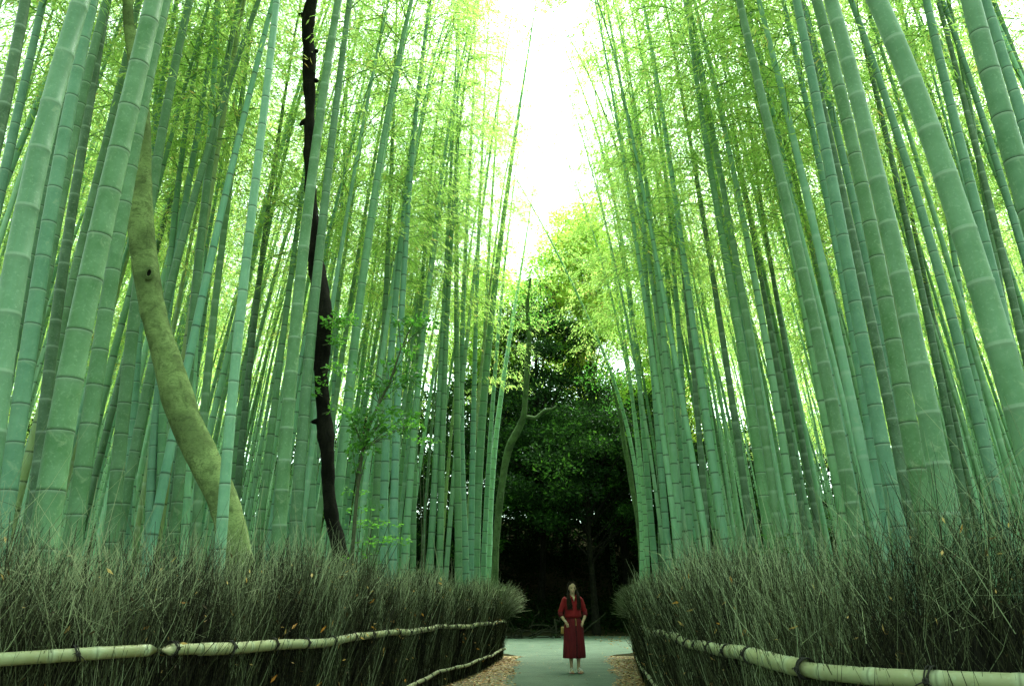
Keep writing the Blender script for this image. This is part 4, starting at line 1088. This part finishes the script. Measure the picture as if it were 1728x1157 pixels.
o = mb.build('open_neckline', M['skin'], W); so = o.modifiers.new('cloth', 'SOLIDIFY'); so.thickness = .003
# belt
mb = MB(); rings(mb, [(0, 0, .965, .134, .106), (0, 0, 1.0, .134, .108)], 36, False); mb.build('belt', M['belt'], W)
mb = MB(); tube(mb, [(.015, -.122, .975, .007), (.018, -.142, .92, .006), (.014, -.150, .85, .006)], 8); mb.build('belt_tie', M['bag'], W)
# skirt
mb = MB()
rings(mb, [(0, 0, .985, .130, .102, 0), (0, 0, .96, .143, .112, .3), (0, 0, .90, .170, .128, .6), (0, 0, .80, .182, .135, .8), (0, 0, .65, .188, .138, 1), (0, 0, .50, .196, .144, 1.1), (0, 0, .40, .202, .150, 1.2), (0, 0, .275, .208, .155, 1.2), (0, 0, .265, .202, .150, 1.2)], 56, False, .045, 9)
skirt = mb.build('skirt', M['red2'], W); so = skirt.modifiers.new('cloth', 'SOLIDIFY'); so.thickness = .005
mb = MB()
zz = np.linspace(.965, .275, 20); yv = -np.interp(zz, [.275, .5, .65, .8, .9, .965], [.163, .152, .146, .142, .134, .116])
P = np.stack([.012 + .004 * np.sin(zz * 12), yv, zz], -1); s_ = np.array([.016, 0, 0])
V = np.concatenate([P - s_, P + s_]); F = [[i, i + 20, i + 21, i + 1] for i in range(19)]; mb.add(V, F)
o = mb.build('placket', M['belt'], W); o.data.materials[0] = M['red3']; so = o.modifiers.new('cloth', 'SOLIDIFY'); so.thickness = .006  # shade of the skirt's centre fold painted as a darker placket
for sx in (-1, 1):
    mb = MB(); tube(mb, [(.105 * sx, -.118, .935, .006), (.155 * sx, -.085, .885, .006), (.172 * sx, -.055, .865, .005)], 8); mb.build('pocket_edge', M['red'], W)
for sx in (-1, 1):
    ox = .075 * sx; fy = -.035 if sx > 0 else .0
    mb = MB(); rings(mb, [(ox * 1.05, -.06 + fy, .000, .040, .105), (ox * 1.05, -.06 + fy, .012, .044, .112), (ox * 1.05, -.06 + fy, .016, .040, .106)], 20)
    so_ = mb.build('sandal', M['sandal'], W)
    mb = MB()
    for yv_, zv in ((-.115, .05), (-.02, .072)):
        th = np.linspace(0, math.pi, 10); P = np.stack([ox * 1.02 + .038 * np.cos(th), np.full(10, yv_ + fy), .012 + (zv - .0) * np.sin(th)], -1)
        V, F = tubes(P[None], np.full((1, 10), .006), 6); mb.add(V, F)
    tube(mb, [(ox, -.12 + fy, .055, .006), (ox * .95, -.05 + fy, .072, .006), (ox * .87, -.018 + fy, .10, .006)], 6)
    mb.build('strap', M['white'], so_)
# bracelet
mb = MB(); th = np.linspace(0, 6.283, 13); P = np.stack([-.175 + .028 * np.cos(th), -.058 + .028 * np.sin(th), np.full(13, .935)], -1); V, F = tubes(P[None], np.full((1, 13), .004), 6); mb.add(V, F); mb.build('bracelet', M['white'], W)
# bag
B = empty('handbag', (px_ - .205, py_ + .03, .70), 'small ochre shoulder bag hanging at the right hip of the woman in red', 'bag')
mb = MB(); rings(mb, [(0, 0, 0, .045, .025), (0, 0, .02, .055, .032), (0, 0, .10, .052, .03), (0, 0, .13, .045, .022), (0, 0, .135, .03, .012)], 20); mb.build('pouch', M['bag'], B)
mb = MB(); tube(mb, [(-.035, -.033, .115, .004), (0, -.036, .07, .006), (.035, -.033, .115, .004)], 8); mb.build('flap', M['bag'], B)
mb = MB(); tube(mb, [(-.03, 0, .12, .004), (.0, -.02, .30, .004), (.06, -.04, .50, .004), (.11, -.03, .66, .004), (.13, .02, .70, .004)], 6); mb.build('shoulder_strap', M['belt'], B)

# ------------------------------------------------------------------ light
w = bpy.data.worlds.new('World'); sc.world = w; w.use_nodes = True
nt = w.node_tree; nt.nodes.clear()
sky = N(nt, 'ShaderNodeTexSky', sky_type='NISHITA'); sky.sun_disc = False
SUN_EL, SUN_AZ = R(62), R(25)
sky.sun_elevation = SUN_EL; sky.sun_rotation = SUN_AZ
sky.air_density = 1.0; sky.dust_density = 4.0; sky.ozone_density = 1.0
hs = N(nt, 'ShaderNodeHueSaturation'); hs.inputs['Saturation'].default_value = .25; nt.links.new(sky.outputs[0], hs.inputs['Color'])
mul = mixc(nt, 1.0, hs.outputs[0], (.74, 1.0, .80), 'MULTIPLY')
bg = N(nt, 'ShaderNodeBackground'); bg.inputs['Strength'].default_value = .15; nt.links.new(mul, bg.inputs[0])
wo = N(nt, 'ShaderNodeOutputWorld'); nt.links.new(bg.outputs[0], wo.inputs[0])
sl = bpy.data.lights.new('sun', 'SUN'); sl.energy = 1.5; sl.angle = R(20); sl.color = (1, .98, .88)
so = bpy.data.objects.new('sun', sl); COL.objects.link(so)
so.rotation_euler = (R(90) - SUN_EL, 0, -SUN_AZ + math.pi * 0)
dirv = Vector((math.sin(SUN_AZ) * math.cos(SUN_EL), math.cos(SUN_AZ) * math.cos(SUN_EL), math.sin(SUN_EL)))
so.rotation_euler = (-dirv).to_track_quat('-Z', 'Y').to_euler()

sc.view_settings.view_transform = 'Standard'; sc.view_settings.look = 'None'
sc.view_settings.exposure = 2.62; sc.view_settings.gamma = 1; sc.view_settings.use_curve_mapping = False
sc.render.engine = 'CYCLES'
sc.cycles.max_bounces = 8; sc.cycles.diffuse_bounces = 5; sc.cycles.transmission_bounces = 5; sc.cycles.glossy_bounces = 2
sc.cycles.use_denoising = True
